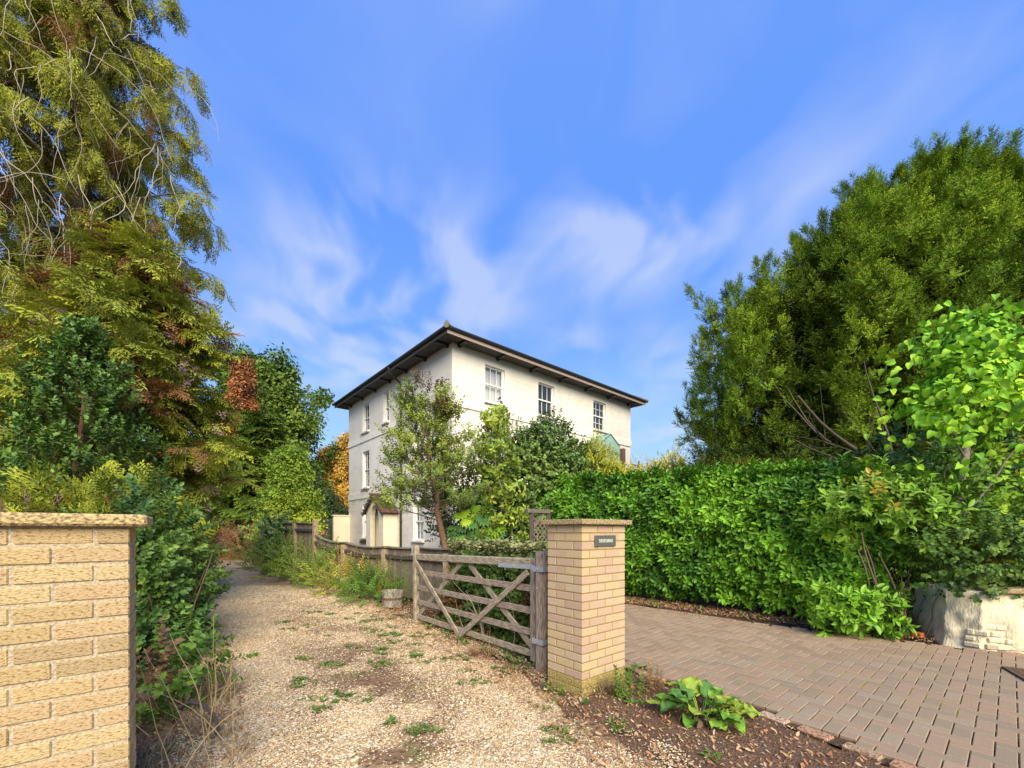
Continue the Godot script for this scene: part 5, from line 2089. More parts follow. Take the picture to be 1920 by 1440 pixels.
func make_right_plants() -> void:
	# the big yew
	var t := thing("yew_tree", "huge dark olive yew tree rising behind the laurel hedge on the right", "tree")
	var reach := [[0.0, 7.6], [0.12, 8.3], [0.4, 7.3], [0.5, 6.2], [0.67, 4.6], [0.82, 2.7], [1.0, 0.8]]
	var yew := tint3(Color(0.115, 0.18, 0.018), Color(0.065, 0.115, 0.015), Color(0.2, 0.265, 0.025), 14.0)
	grow(t, {"seed": 131, "base": V(13.0, 0, 12.6), "top": V(13.4, 12.4, 12.8), "r0": 0.45, "r1": 0.08, "limbs": 70, "h0": 0.07, "crowd": 0.9,
		"reach": func(f, az): return table(reach, f) * 0.93 * lerpf(1.0, 0.52, absf(sin(az))),
		"pitch": func(f): return lerpf(0.05, 0.95, f), "bend": 0.35, "wob": 0.7, "twigs": 8, "twig_len": 0.3, "twig_rise": 0.5, "twig_bend": 0.9,
		"step": 0.2, "bare": 0.3, "size": Vector2(0.75, 1.35), "k_out": 0.45, "k_up": 0.85, "k_rand": 0.4, "puff": 0.16, "thick": 0.009,
		"tint": yew, "leaves": C.yew, "leaf_mat": M.leaf_dull, "bark": M.bark, "twig_mat": M.twig_dark})
	# upright spires of foliage over the crown's dome
	rng.seed = 132
	var dome := [[1.6, 7.2], [2.8, 7.8], [5.1, 8.1], [7.2, 7.4], [8.9, 5.8], [10.2, 4.3], [11.2, 2.6], [12.0, 1.0], [12.4, 0.2]]
	var xfs := []
	var cols := PackedColorArray()
	for i in 700:
		var az := rng.randf() * TAU
		var h := 1.2 + 10.9 * pow(rng.randf(), 0.85)
		var lump := 0.95 + 0.16 * noise.get_noise_3d(cos(az) * 75.0, h * 20.0, sin(az) * 75.0) * 2.0
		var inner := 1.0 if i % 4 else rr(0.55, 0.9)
		var r := table(dome, h) * lump * inner * rr(0.86, 1.03)
		var c := V(13.1, h, 12.7) + Vector3(cos(az) * r, 0, sin(az) * r * 0.55)
		if h < 3.6 and sin(az) > 0.2 and rng.randf() < 0.75:
			continue
		var axis := (Vector3(cos(az) * 0.35, 1.0, sin(az) * 0.35) + rdir() * 0.2).normalized()
		var tall := rr(0.9, 2.3)
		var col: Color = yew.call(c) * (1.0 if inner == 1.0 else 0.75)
		for k in 30:
			var f := rng.randf()
			var wide := 0.36 * (1.0 - f) + 0.04
			var p := c + axis * tall * (f - 0.55) + rdir() * wide * Vector3(1, 0.6, 1)
			var s := rr(0.65, 1.1) * lerpf(1.1, 0.75, f)
			xfs.append(Transform3D(basis_y(axis * 0.8 + (p - c).normalized() * 0.55 + rdir() * 0.3, rng.randf() * TAU).scaled_local(Vector3(s, s, s)), p))
			cols.append(col * rr(0.75, 1.25))
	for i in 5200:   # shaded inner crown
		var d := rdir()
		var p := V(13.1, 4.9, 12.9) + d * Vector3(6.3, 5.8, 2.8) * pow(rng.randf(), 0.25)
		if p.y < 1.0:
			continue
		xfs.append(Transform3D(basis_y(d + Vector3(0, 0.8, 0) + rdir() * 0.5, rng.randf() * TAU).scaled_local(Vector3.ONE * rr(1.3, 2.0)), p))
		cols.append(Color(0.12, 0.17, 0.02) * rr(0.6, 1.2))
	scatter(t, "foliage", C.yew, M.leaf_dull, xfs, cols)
	rng.seed = 135
	var boughs := [[V(8.2, 2.4, 8.2), V(-1.0, 0.45, 0.02), 3.3, 0.055], [V(8.2, 2.35, 8.25), V(-1.0, 0.02, 0.0), 2.8, 0.035], [V(7.6, 2.7, 8.2), V(-0.4, 0.9, 0.0), 2.2, 0.03]]
	for i in 16:
		boughs.append([V(8.1, 2.45, 8.2) + V(-1.0, 0.42, 0.0) * rr(0.2, 2.2), V(rr(-1.0, 0.4), rr(-0.3, 1.0), rr(-0.5, 0.3)), rr(0.8, 1.7), rr(0.009, 0.02)])
	for k in boughs:
		var b := MB.new()
		b.tube(wander(k[0], k[1], k[2], 0.25, 9, 1.5), tapered(10, k[3], k[3] * 0.3), 6)
		built(t, "limb", b, M.bark)
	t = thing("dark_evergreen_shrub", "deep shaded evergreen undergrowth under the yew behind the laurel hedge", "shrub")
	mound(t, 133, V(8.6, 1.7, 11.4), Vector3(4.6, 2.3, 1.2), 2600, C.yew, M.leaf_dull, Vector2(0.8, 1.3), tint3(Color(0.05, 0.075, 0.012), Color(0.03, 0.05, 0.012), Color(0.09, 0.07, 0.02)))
	# the light green big-leaved tree
	t = thing("heart_leaved_tree", "small tree with big bright lime green heart-shaped leaves above the whitewashed wall", "tree")
	var lime := tint_patch(Color(0.18, 0.34, 0.02), Color(0.11, 0.25, 0.02), Color(0.28, 0.42, 0.03), Color(0.45, 0.4, 0.06), 0.5, 30.0)
	grow(t, {"seed": 141, "base": V(6.25, 0, 5.9), "top": V(6.55, 4.0, 5.95), "r0": 0.085, "r1": 0.02, "limbs": 26, "h0": 0.6, "sway": 0.5,
		"reach": func(f, _az): return lerpf(1.35, 0.6, f), "pitch": func(f): return lerpf(0.25, 1.0, f), "bend": 0.15, "wob": 1.2, "twigs": 5, "twig_len": 0.5,
		"step": 0.14, "bare": 0.25, "size": Vector2(0.8, 1.15), "k_out": 0.5, "k_up": 0.3, "k_rand": 0.7, "puff": 0.08, "thick": 0.016,
		"tint": lime, "leaves": C.heart, "bark": M.bark_pale})
	grow_extra_heart(t)
	for k in [[V(6.2, 1.75, 5.9), V(-1.0, 0.35, -0.3), 0.9, 0.022], [V(6.25, 1.9, 5.9), V(-0.7, 0.6, -0.4), 0.8, 0.018], [V(6.3, 1.5, 5.9), V(0.4, 1.0, -0.3), 1.3, 0.028], [V(6.25, 1.7, 5.9), V(-0.1, 0.9, -0.5), 0.8, 0.014]]:
		var b := MB.new()
		b.tube(wander(k[0], k[1], k[2], 0.2, 9, 1.6), tapered(10, k[3], k[3] * 0.3), 6)
		built(t, "limb", b, M.bark_pale)
	# gappy laurel at the hedge's right-hand end
	t = thing("ragged_laurel", "ragged thin laurel bush with yellowing leaves and bare stems at the hedge end", "shrub")
	mound(t, 151, V(5.55, 1.72, 6.15), Vector3(0.95, 0.6, 0.75), 520, C.laurel, M.leaf_shiny, Vector2(0.75, 1.1), tint_patch(Color(0.105, 0.19, 0.015), Color(0.06, 0.13, 0.013), Color(0.16, 0.25, 0.02), Color(0.4, 0.3, 0.03), 0.55, 34.0), 0.35, 2.5)
	stems(t, 152, V(5.6, 0, 6.1), 16, 0.55, 1.7, 0.026, M.twig_dark, 1.1, 0.3)
	stems(t, 153, V(5.45, 0, 5.75), 18, 0.35, 0.8, 0.012, M.twig_dark, 2.0, 0.7)
	t = thing("low_laurel", "low fresh green laurel shoots spreading over the paving edge below the hedge end", "shrub")
	mound(t, 155, V(4.72, 0.36, 5.72), Vector3(0.55, 0.3, 0.42), 240, C.laurel, M.leaf_shiny, Vector2(0.8, 1.1), tint3(Color(0.085, 0.185, 0.014), Color(0.055, 0.13, 0.013), Color(0.125, 0.24, 0.017)), 0.3, 2.0, 0.05)
	t = thing("wall_ivy", "dark green ivy spilling over the top of the whitewashed wall", "ivy")
	mound(t, 161, V(6.35, 1.12, 5.35), Vector3(1.0, 0.5, 0.5), 800, C.ivy, M.leaf, Vector2(0.5, 0.85), tint_patch(Color(0.06, 0.115, 0.02), Color(0.035, 0.07, 0.018), Color(0.12, 0.18, 0.03), Color(0.2, 0.2, 0.03), 0.42), 0.45, 2.2, 0.4)
	mound_add(t, 162, V(5.75, 0.72, 5.2), Vector3(0.25, 0.25, 0.2), 60, C.ivy, Vector2(0.5, 0.8), Color(0.05, 0.09, 0.025))
	t = thing("climbing_shrub", "leafy climbing shrub of yellow-green foliage on the wall at the right edge", "shrub")
	mound(t, 165, V(7.6, 1.75, 5.85), Vector3(1.1, 1.15, 0.75), 900, C.heart, M.leaf, Vector2(0.5, 0.85), tint_patch(Color(0.15, 0.25, 0.02), Color(0.08, 0.16, 0.02), Color(0.28, 0.34, 0.03), Color(0.45, 0.36, 0.04), 0.44, 30.0), 0.45, 2.2)
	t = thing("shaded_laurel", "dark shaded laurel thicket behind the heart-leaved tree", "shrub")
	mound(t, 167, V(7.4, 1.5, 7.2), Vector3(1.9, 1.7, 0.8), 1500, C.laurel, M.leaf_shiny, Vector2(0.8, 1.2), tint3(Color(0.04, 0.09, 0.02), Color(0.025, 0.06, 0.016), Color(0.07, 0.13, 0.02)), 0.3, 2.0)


func grow_extra_heart(t: Node3D) -> void:
	rng.seed = 142
	var spots := []
	while spots.size() < 290:
		var d := rdir()
		if d.z < -0.35:
			continue
		var p := V(6.45, 3.15, 5.9) + d * Vector3(1.15, 1.5, 0.95) * rr(0.72, 1.1)
		if p.y < 2.1 or (p.y < 2.7 and rng.randf() < 0.6):
			continue
		if noise.get_noise_3dv(p * 45.0) < 0.0:
			continue
		spots.append(p)
	leaves_on(t, C.heart_leaf, tinted(M.leaf, [Color(0.17, 0.35, 0.02), Color(0.12, 0.27, 0.02), Color(0.26, 0.42, 0.03), Color(0.09, 0.21, 0.02), Color(0.21, 0.37, 0.025)]), spots, 0.9)


func mound_add(t: Node3D, sd: int, c: Vector3, r: Vector3, n: int, leaves: Array, size: Vector2, col: Color) -> void:
	mound(t, sd, c, r, n, leaves, M.leaf_shiny, size, tint3(col, col * 0.7, col * 1.6), 0.4, 2.0)


func make_left_plants() -> void:
	var t := thing("drooping_conifer", "very tall shaggy conifer with drooping olive branches and pale dead twigs on the left", "tree")
	var reach := [[0.0, 2.4], [0.3, 2.7], [0.42, 3.2], [0.55, 3.3], [0.66, 2.5], [0.75, 2.1], [1.0, 0.5]]
	grow(t, {"seed": 171, "base": V(-9.6, 0, 8.8), "top": V(-9.3, 18.5, 8.9), "r0": 0.32, "r1": 0.06, "limbs": 200, "h0": 0.1, "crowd": 1.0,
		"reach": func(f, _az): return table(reach, f) * 0.76, "pitch": func(f): return lerpf(0.1, 0.6, f), "bend": -0.55, "wob": 0.9, "twigs": 9, "twig_len": 0.34, "twig_rise": -0.35, "twig_bend": -0.9,
		"step": 0.13, "bare": 0.14, "size": Vector2(0.6, 1.25), "k_out": 0.5, "k_up": -0.5, "k_rand": 0.85, "puff": 0.07, "thick": 0.011, "flat_spray": true,
		"tint": tint_patch(Color(0.145, 0.15, 0.028), Color(0.13, 0.105, 0.035), Color(0.215, 0.225, 0.035), Color(0.23, 0.12, 0.055), 0.36, 16.0), "leaves": C.drape, "leaf_mat": M.leaf_dull, "bark": M.bark, "twig_mat": M.twig_dark})
	rng.seed = 172
	for i in 230:   # bare pale twigs that hang in the crown
		var b := MB.new()
		var p := V(-9.4, 0, 8.8) + Vector3(rr(-0.4, 2.6), rr(4.2, 11.5), rr(-0.2, 2.2))
		if i % 3 == 0:
			p = V(-9.6, 0, 8.2) + Vector3(rr(-0.8, 1.4), rr(4.0, 8.0), rr(0.6, 2.0))
		b.tube(wander(p, Vector3(rr(-0.4, 0.6), rr(-1.2, 0.1), rr(-0.3, 0.4)), rr(0.8, 2.2), -1.6, 10, 3.4), tapered(11, rr(0.004, 0.01), 0.0025), 5)
		built(t, "dead_twig", b, M.twig)
	t = thing("golden_cypress", "broad golden green cypress with rusty patches leaning over the left drive edge", "tree")
	var r2 := [[0.0, 0.8], [0.18, 1.15], [0.35, 1.55], [0.55, 1.7], [0.75, 1.2], [1.0, 0.3]]
	grow(t, {"seed": 181, "base": V(-7.1, 0, 7.5), "top": V(-6.75, 6.5, 7.4), "r0": 0.12, "r1": 0.03, "limbs": 115, "h0": 0.12,
		"reach": func(f, _az): return table(r2, f), "pitch": func(f): return lerpf(0.1, 0.7, f), "bend": -0.35, "wob": 0.6, "twigs": 6, "twig_len": 0.45,
		"step": 0.14, "bare": 0.3, "size": Vector2(0.65, 1.2), "k_out": 0.75, "k_up": 0.05, "k_rand": 0.65, "puff": 0.08, "thick": 0.012, "flat_spray": true,
		"tint": tint_patch(Color(0.15, 0.17, 0.03), Color(0.11, 0.125, 0.028), Color(0.25, 0.265, 0.04), Color(0.25, 0.125, 0.06), 0.34, 22.0), "leaves": C.gold_fan, "leaf_mat": M.leaf_dull, "bark": M.bark_red, "twig_mat": M.twig_dark})
	rng.seed = 182
	# lilac-brown cone clusters at the spray ends
	var xfs := []
	var cols := PackedColorArray()
	var cone := MB.new()
	cone.col = Color.WHITE
	for i in 14:
		var d := rdir() * 0.05
		cone.leaf(d, rdir(), Vector3.UP, 0.035, 0.012, OVAL, 0.3, 0.2)
	for i in 420:
		var d := rdir()
		var h := rr(0.4, 5.5)
		if d.z < -0.2:
			continue
		var r := table(r2, h / 6.4) * rr(0.85, 1.0)
		var p := V(-6.95, h, 7.45) + Vector3(d.x, 0, d.z).normalized() * r
		if noise.get_noise_3dv(p * 40.0) < 0.05:
			continue
		for j in 3:
			xfs.append(Transform3D(Basis(rdir(), rng.randf() * TAU), p + rdir() * 0.07))
			cols.append(Color(0.3, 0.19, 0.2) * rr(0.7, 1.3))
	scatter(t, "cones", [cone.mesh()], M.litter, xfs, cols)
	t = thing("low_cypress", "low golden cypress boughs with pinkish cones behind the brick boundary wall", "shrub")
	mound(t, 185, V(-5.25, 1.15, 5.3), Vector3(0.95, 0.75, 0.65), 560, C.gold_fan, M.leaf_dull, Vector2(0.6, 1.05), tint_patch(Color(0.15, 0.18, 0.03), Color(0.09, 0.115, 0.02), Color(0.24, 0.25, 0.035), Color(0.22, 0.13, 0.12), 0.28, 30.0), 0.45, 2.4)
	t = thing("tall_holly", "tall dark glossy holly tree standing behind the brick boundary wall", "tree")
	var r3 := [[0.0, 1.1], [0.5, 0.95], [0.75, 0.6], [1.0, 0.15]]
	grow(t, {"seed": 191, "base": V(-6.0, 0, 5.7), "top": V(-5.9, 4.1, 5.7), "r0": 0.06, "r1": 0.015, "limbs": 60, "h0": 0.12,
		"reach": func(f, _az): return table(r3, f), "pitch": func(f): return lerpf(0.3, 0.8, f), "bend": 0.3, "wob": 0.6, "twigs": 7, "twig_len": 0.45, "twig_rise": 0.2,
		"step": 0.125, "bare": 0.25, "size": Vector2(0.75, 1.15), "k_out": 0.6, "k_up": 0.5, "k_rand": 0.5, "puff": 0.1, "thick": 0.012,
		"tint": tint3(Color(0.065, 0.12, 0.022), Color(0.04, 0.08, 0.02), Color(0.115, 0.17, 0.028), 28.0), "leaves": C.holly, "leaf_mat": M.leaf_shiny, "bark": M.bark_red})
	t = thing("holly_bush", "dark green holly bush at the drive edge beside the boundary wall end", "shrub")
	mound(t, 195, V(-4.0, 0.78, 4.55), Vector3(0.4, 0.95, 0.6), 950, C.holly, M.leaf_shiny, Vector2(0.75, 1.15), tint_patch(Color(0.04, 0.085, 0.02), Color(0.028, 0.06, 0.018), Color(0.085, 0.14, 0.025), Color(0.2, 0.14, 0.05), 0.46, 30.0), 0.4, 2.2)
	stems(t, 196, V(-3.85, 0, 4.5), 8, 0.25, 1.1, 0.014, M.twig_dark)
	t = thing("bramble_patch", "tangle of low green leaves and brambles at the foot of the boundary wall", "bramble")
	mound(t, 197, V(-2.85, 0.25, 3.35), Vector3(0.38, 0.42, 0.45), 150, C.ivy + C.holly, M.leaf, Vector2(0.6, 1.0), tint_patch(Color(0.08, 0.15, 0.025), Color(0.05, 0.09, 0.02), Color(0.16, 0.22, 0.03), Color(0.24, 0.15, 0.07), 0.45, 30.0), 0.5, 2.2)
	rng.seed = 198
	for i in 34:
		var b := MB.new()
		var d := rr(2.2, 3.9)
		var p := V(-0.74 * d + rr(-0.4, 0.25), 0, d)
		b.tube(wander(p, Vector3(rr(-0.5, 0.7), rr(0.4, 1.4), rr(-0.5, 0.5)), rr(0.35, 1.0), -0.7, 7, 1.0), tapered(8, rr(0.0025, 0.005), 0.0012), 4)
		built(t, "dead_stem", b, M.straw)
	var bb := MB.new()
	bb.tube(PackedVector3Array([V(-2.38, 0.18, 2.95), V(-2.27, 0.24, 2.92), V(-2.16, 0.23, 2.89), V(-2.07, 0.17, 2.87), V(-2.03, 0.08, 2.86), V(-2.08, 0.0, 2.86)]), tapered(6, 0.016, 0.012), 6)
	built(t, "root", bb, M.bark)
	var hx := []
	var hc := PackedColorArray()
	for i in 80:
		var d := rr(2.1, 4.2)
		hx.append(Transform3D(Basis(Vector3.UP, rng.randf() * TAU) * Basis(Vector3.RIGHT, rr(-0.9, 0.9)), V(-0.74 * d + rr(-0.45, 0.3), 0, d)).scaled_local(Vector3.ONE * rr(0.3, 0.9)))
		hc.append(Color(0.34, 0.23, 0.12) * rr(0.5, 1.2))
	scatter(t, "dry_grass", C.hay, M.litter, hx, hc)
	t = thing("edge_shrub", "dark low evergreen shrub under the golden cypress at the drive edge", "shrub")
	mound(t, 201, V(-6.45, 0.6, 7.3), Vector3(0.55, 0.8, 1.2), 800, C.holly, M.leaf_shiny, Vector2(0.8, 1.3), tint3(Color(0.045, 0.1, 0.022), Color(0.03, 0.06, 0.018), Color(0.1, 0.16, 0.02)), 0.4, 2.0)


func make_back_plants() -> void:
	var t := thing("distant_broadleaf_tree", "tall rounded dark green tree rising beyond the end of the drive", "tree")
	grow(t, {"seed": 211, "base": V(-19.3, 0, 32), "top": V(-19.0, 12.5, 32), "r0": 0.4, "r1": 0.1, "limbs": 60, "h0": 0.15,
		"reach": func(f, _az): return 5.4 * sqrt(maxf(0.05, 1.0 - pow(absf(f - 0.45) / 0.6, 2.2))), "pitch": func(f): return lerpf(0.1, 1.1, f), "bend": 0.15, "wob": 0.7, "twigs": 6, "twig_len": 0.35,
		"step": 0.5, "bare": 0.4, "size": Vector2(0.8, 1.5), "puff": 0.35,
		"tint": tint3(Color(0.09, 0.14, 0.022), Color(0.05, 0.085, 0.018), Color(0.15, 0.2, 0.03), 5.0), "leaves": C.far})
	t = thing("red_leaved_tree", "reddish brown autumn tree peeping over the golden cypress", "tree")
	grow(t, {"seed": 213, "base": V(-17.2, 0, 26.0), "top": V(-17.0, 11.4, 26.0), "r0": 0.16, "r1": 0.04, "limbs": 24, "h0": 0.62,
		"reach": func(f, _az): return lerpf(1.7, 0.8, f), "pitch": func(f): return lerpf(0.2, 1.0, f), "bend": 0.1, "wob": 0.8, "twigs": 4, "twig_len": 0.4,
		"step": 0.3, "size": Vector2(0.5, 0.9), "puff": 0.2, "tint": tint3(Color(0.24, 0.1, 0.04), Color(0.14, 0.1, 0.03), Color(0.33, 0.13, 0.05), 9.0), "leaves": C.far})
	t = thing("dark_fir", "dark green fir with layered branches at the end of the drive", "tree")
	grow(t, {"seed": 215, "base": V(-14.3, 0, 23.5), "top": V(-14.2, 8.0, 23.5), "r0": 0.2, "r1": 0.03, "limbs": 90, "h0": 0.05,
		"reach": func(f, _az): return lerpf(2.9, 0.25, f), "pitch": func(f): return lerpf(-0.05, 0.5, f), "bend": -0.1, "wob": 0.4, "twigs": 5, "twig_len": 0.4,
		"step": 0.3, "size": Vector2(0.6, 1.0), "k_out": 0.9, "k_up": 0.0, "k_rand": 0.3, "flat_spray": true, "tint": tint3(Color(0.085, 0.13, 0.025), Color(0.045, 0.08, 0.02), Color(0.15, 0.2, 0.03), 9.0), "leaves": C.far_fir, "leaf_mat": M.leaf_dull})
	t = thing("bright_maple", "light yellow-green bushy tree beyond the ivy-covered fence end", "tree")
	grow(t, {"seed": 217, "base": V(-11.2, 0, 20.5), "top": V(-11.0, 4.9, 20.5), "r0": 0.12, "r1": 0.03, "limbs": 46, "h0": 0.2,
		"reach": func(f, _az): return lerpf(2.0, 0.8, f), "pitch": func(f): return lerpf(0.15, 1.0, f), "bend": 0.0, "wob": 0.7, "twigs": 5, "twig_len": 0.4,
		"step": 0.25, "size": Vector2(0.45, 0.8), "puff": 0.2, "tint": tint3(Color(0.19, 0.27, 0.03), Color(0.11, 0.18, 0.025), Color(0.32, 0.35, 0.04), 9.0), "leaves": C.far})
	for k in [[219, V(-16.6, 0, 37), 8.2, "orange and gold autumn tree beyond the slatted screen", 2.4], [220, V(-13.9, 0, 35), 8.9, "russet autumn tree close behind the left corner of the house", 2.0]]:
		t = thing("autumn_tree", k[3], "tree", "autumn trees beyond the house")
		grow(t, {"seed": k[0], "base": k[1], "top": k[1] + Vector3(0.1, k[2], 0), "r0": 0.2, "r1": 0.05, "limbs": 40, "h0": 0.2,
			"reach": func(f, _az): return lerpf(k[4], 1.0, f), "pitch": func(f): return lerpf(0.2, 1.0, f), "bend": 0.1, "wob": 0.7, "twigs": 4, "twig_len": 0.4,
			"step": 0.4, "size": Vector2(0.55, 1.0), "puff": 0.3, "tint": tint3(Color(0.4, 0.24, 0.04), Color(0.2, 0.17, 0.04), Color(0.48, 0.3, 0.06), 9.0), "leaves": C.far})
	t = thing("dark_thicket", "dark evergreen thicket behind the slatted screen and the cream garden wall", "thicket")
	mound(t, 223, V(-13.6, 1.9, 27.5), Vector3(3.2, 2.4, 1.3), 900, C.far, M.leaf, Vector2(0.45, 0.8), tint3(Color(0.05, 0.09, 0.03), Color(0.03, 0.055, 0.02), Color(0.11, 0.14, 0.03)), 0.3)
	t = thing("shaded_thicket", "deep shaded bushes behind the bend of the gravel drive", "thicket")
	mound(t, 225, V(-17.5, 2.0, 24.5), Vector3(3.4, 3.6, 1.6), 1200, C.far, M.leaf, Vector2(0.45, 0.9), tint3(Color(0.06, 0.1, 0.025), Color(0.03, 0.06, 0.02), Color(0.13, 0.17, 0.03)), 0.3)
	t = thing("red_stemmed_shrub", "low shrub with reddish dry stems at the bend of the drive", "shrub")
	mound(t, 227, V(-13.3, 0.6, 20.6), Vector3(1.2, 0.9, 0.8), 260, C.weed_low, M.leaf, Vector2(0.9, 1.5), tint_patch(Color(0.25, 0.16, 0.06), Color(0.14, 0.15, 0.04), Color(0.36, 0.22, 0.1), Color(0.4, 0.07, 0.04), 0.25, 20.0))
	t = thing("dry_grass_clump", "clump of tall straw-coloured grass at the far end of the drive", "grass")
	mound(t, 229, V(-14.9, 0.5, 20.8), Vector3(1.0, 0.9, 0.6), 200, C.hay, M.litter, Vector2(1.4, 2.4), tint3(Color(0.36, 0.22, 0.11), Color(0.26, 0.17, 0.08), Color(0.45, 0.3, 0.16)))
	t = thing("blue_green_shrub", "pale blue-green shrub between the fir and the drive bend", "shrub")
	mound(t, 231, V(-12.6, 1.3, 21.6), Vector3(1.0, 1.1, 0.7), 260, C.broad, M.leaf_dull, Vector2(1.0, 1.7), tint3(Color(0.13, 0.22, 0.09), Color(0.08, 0.15, 0.06), Color(0.2, 0.3, 0.1)))
	# plants along the foot of the fence
	var row := [
		[V(-9.1, 0.55, 15.6), Vector3(1.0, 0.85, 0.9), 200, C.weed_low, Vector2(1.0, 1.6), "feathery olive shrub at the drive edge furthest along the fence", Color(0.19, 0.2, 0.045), Color(0.3, 0.24, 0.08)],
		[V(-7.7, 0.55, 13.8), Vector3(0.95, 0.9, 0.8), 220, C.weed_low, Vector2(1.0, 1.7), "bushy straw-tipped shrub in front of the tall fence", Color(0.2, 0.21, 0.045), Color(0.36, 0.27, 0.1)],
		[V(-6.3, 0.45, 11.9), Vector3(0.85, 0.75, 0.65), 210, C.weed_low, Vector2(0.9, 1.4), "spreading light green shrub at the foot of the tall fence post", Color(0.15, 0.22, 0.035), Color(0.26, 0.28, 0.06)],
		[V(-5.0, 0.35, 10.6), Vector3(0.75, 0.55, 0.55), 170, C.weed_low, Vector2(0.8, 1.2), "low green bush at the foot of the sagging fence panel", Color(0.13, 0.2, 0.03), Color(0.24, 0.28, 0.05)],
		[V(-3.75, 0.3, 9.35), Vector3(0.6, 0.45, 0.45), 160, C.weed_low, Vector2(0.7, 1.1), "low spreading plant with orange tints before the fence", Color(0.15, 0.2, 0.035), Color(0.34, 0.24, 0.05)],
		[V(-2.85, 0.27, 8.35), Vector3(0.48, 0.42, 0.4), 170, C.weed_low, Vector2(0.6, 1.0), "dense deep green low plant left of the barrel tub", Color(0.07, 0.14, 0.025), Color(0.16, 0.25, 0.035)],
	]
	for i in row.size():
		var k: Array = row[i]
		t = thing("border_plant", k[5], "plant", "plants along the foot of the fence")
		mound(t, 240 + i, k[0], k[1], k[2], k[3], M.leaf, k[4], tint3(k[6], k[6] * 0.65, k[7], 26.0), 0.35, 2.0, 0.02, 0.8)
	# upright plants behind the tub
	for k in [[261, V(-2.5, 0.25, 8.2), 9, "yellow-green upright weed rising behind the barrel tub", Color(0.3, 0.32, 0.05)], [262, V(-2.12, 0.2, 8.15), 5, "single tall green weed between the tub and the gate", Color(0.16, 0.3, 0.035)], [263, V(-2.9, 0.25, 8.6), 8, "tall rusty seeding weed against the fence", Color(0.38, 0.22, 0.06)]]:
		t = thing("tall_weed", k[3], "weed", "tall weeds by the barrel tub")
		rng.seed = k[0]
		var xfs := []
		var cols := PackedColorArray()
		for j in k[2]:
			var s := rr(0.75, 1.15)
			xfs.append(Transform3D(Basis(Vector3.UP, rng.randf() * TAU).scaled(Vector3(s, s, s)), k[1] + Vector3(rr(-0.18, 0.18), rr(-0.2, 0.0), rr(-0.12, 0.12))))
			cols.append(k[4] * rr(0.75, 1.25))
		scatter(t, "stalks", C.weed, M.leaf, xfs, cols)
	t = thing("fence_ivy", "dark ivy covering the far end of the tall fence", "ivy")
	mound(t, 265, V(-7.25, 1.05, 12.9), Vector3(0.55, 0.8, 0.4), 320, C.ivy, M.leaf_shiny, Vector2(0.8, 1.2), tint3(Color(0.05, 0.1, 0.03), Color(0.03, 0.06, 0.02), Color(0.1, 0.15, 0.03)))
	# ivy over the fence behind the gate
	t = thing("ivy_hedge", "variegated ivy draped over the fence behind the open gate", "ivy")
	rng.seed = 267
	var ix := []
	var ic := PackedColorArray()
	var dk := tint_patch(Color(0.06, 0.11, 0.025), Color(0.035, 0.065, 0.018), Color(0.13, 0.17, 0.035), Color(0.28, 0.17, 0.07), 0.42, 34.0)
	for i in 2300:
		var f := rng.randf()
		var p := V(0.5, 0, 5.1).lerp(V(-0.95, 0, 6.95), f)
		var outw := V(-0.787, 0, -0.617)
		var h := 1.13 * pow(rng.randf(), 0.8)
		if f > 0.86:
			h *= 0.5
		var n := outw
		if i % 4 == 0:
			h = 1.12 + noise.get_noise_1d(f * 300.0) * 0.05
			p -= outw * rr(-0.15, 0.25)
			n = Vector3.UP
		else:
			p += outw * (0.1 + noise.get_noise_2d(f * 160.0, h * 90.0) * 0.18 - pow(rng.randf(), 2.0) * 0.2)
		var s := rr(0.5, 0.85)
		ix.append(Transform3D(basis_y(n + rdir() * 0.6 + Vector3(0, -0.2 if n != Vector3.UP else 0.0, 0), rng.randf() * TAU).scaled_local(Vector3(s, s, s)), p + Vector3(0, h, 0)))
		ic.append((Color(0.3, 0.31, 0.12) * rr(0.6, 1.2)) if n == Vector3.UP else dk.call(p + Vector3(0, h, 0)))
	scatter(t, "foliage", C.ivy, M.leaf, ix, ic)
	stems(t, 268, V(-0.1, 0, 5.75), 16, 0.7, 0.9, 0.006, M.twig, 1.2, 0.2)


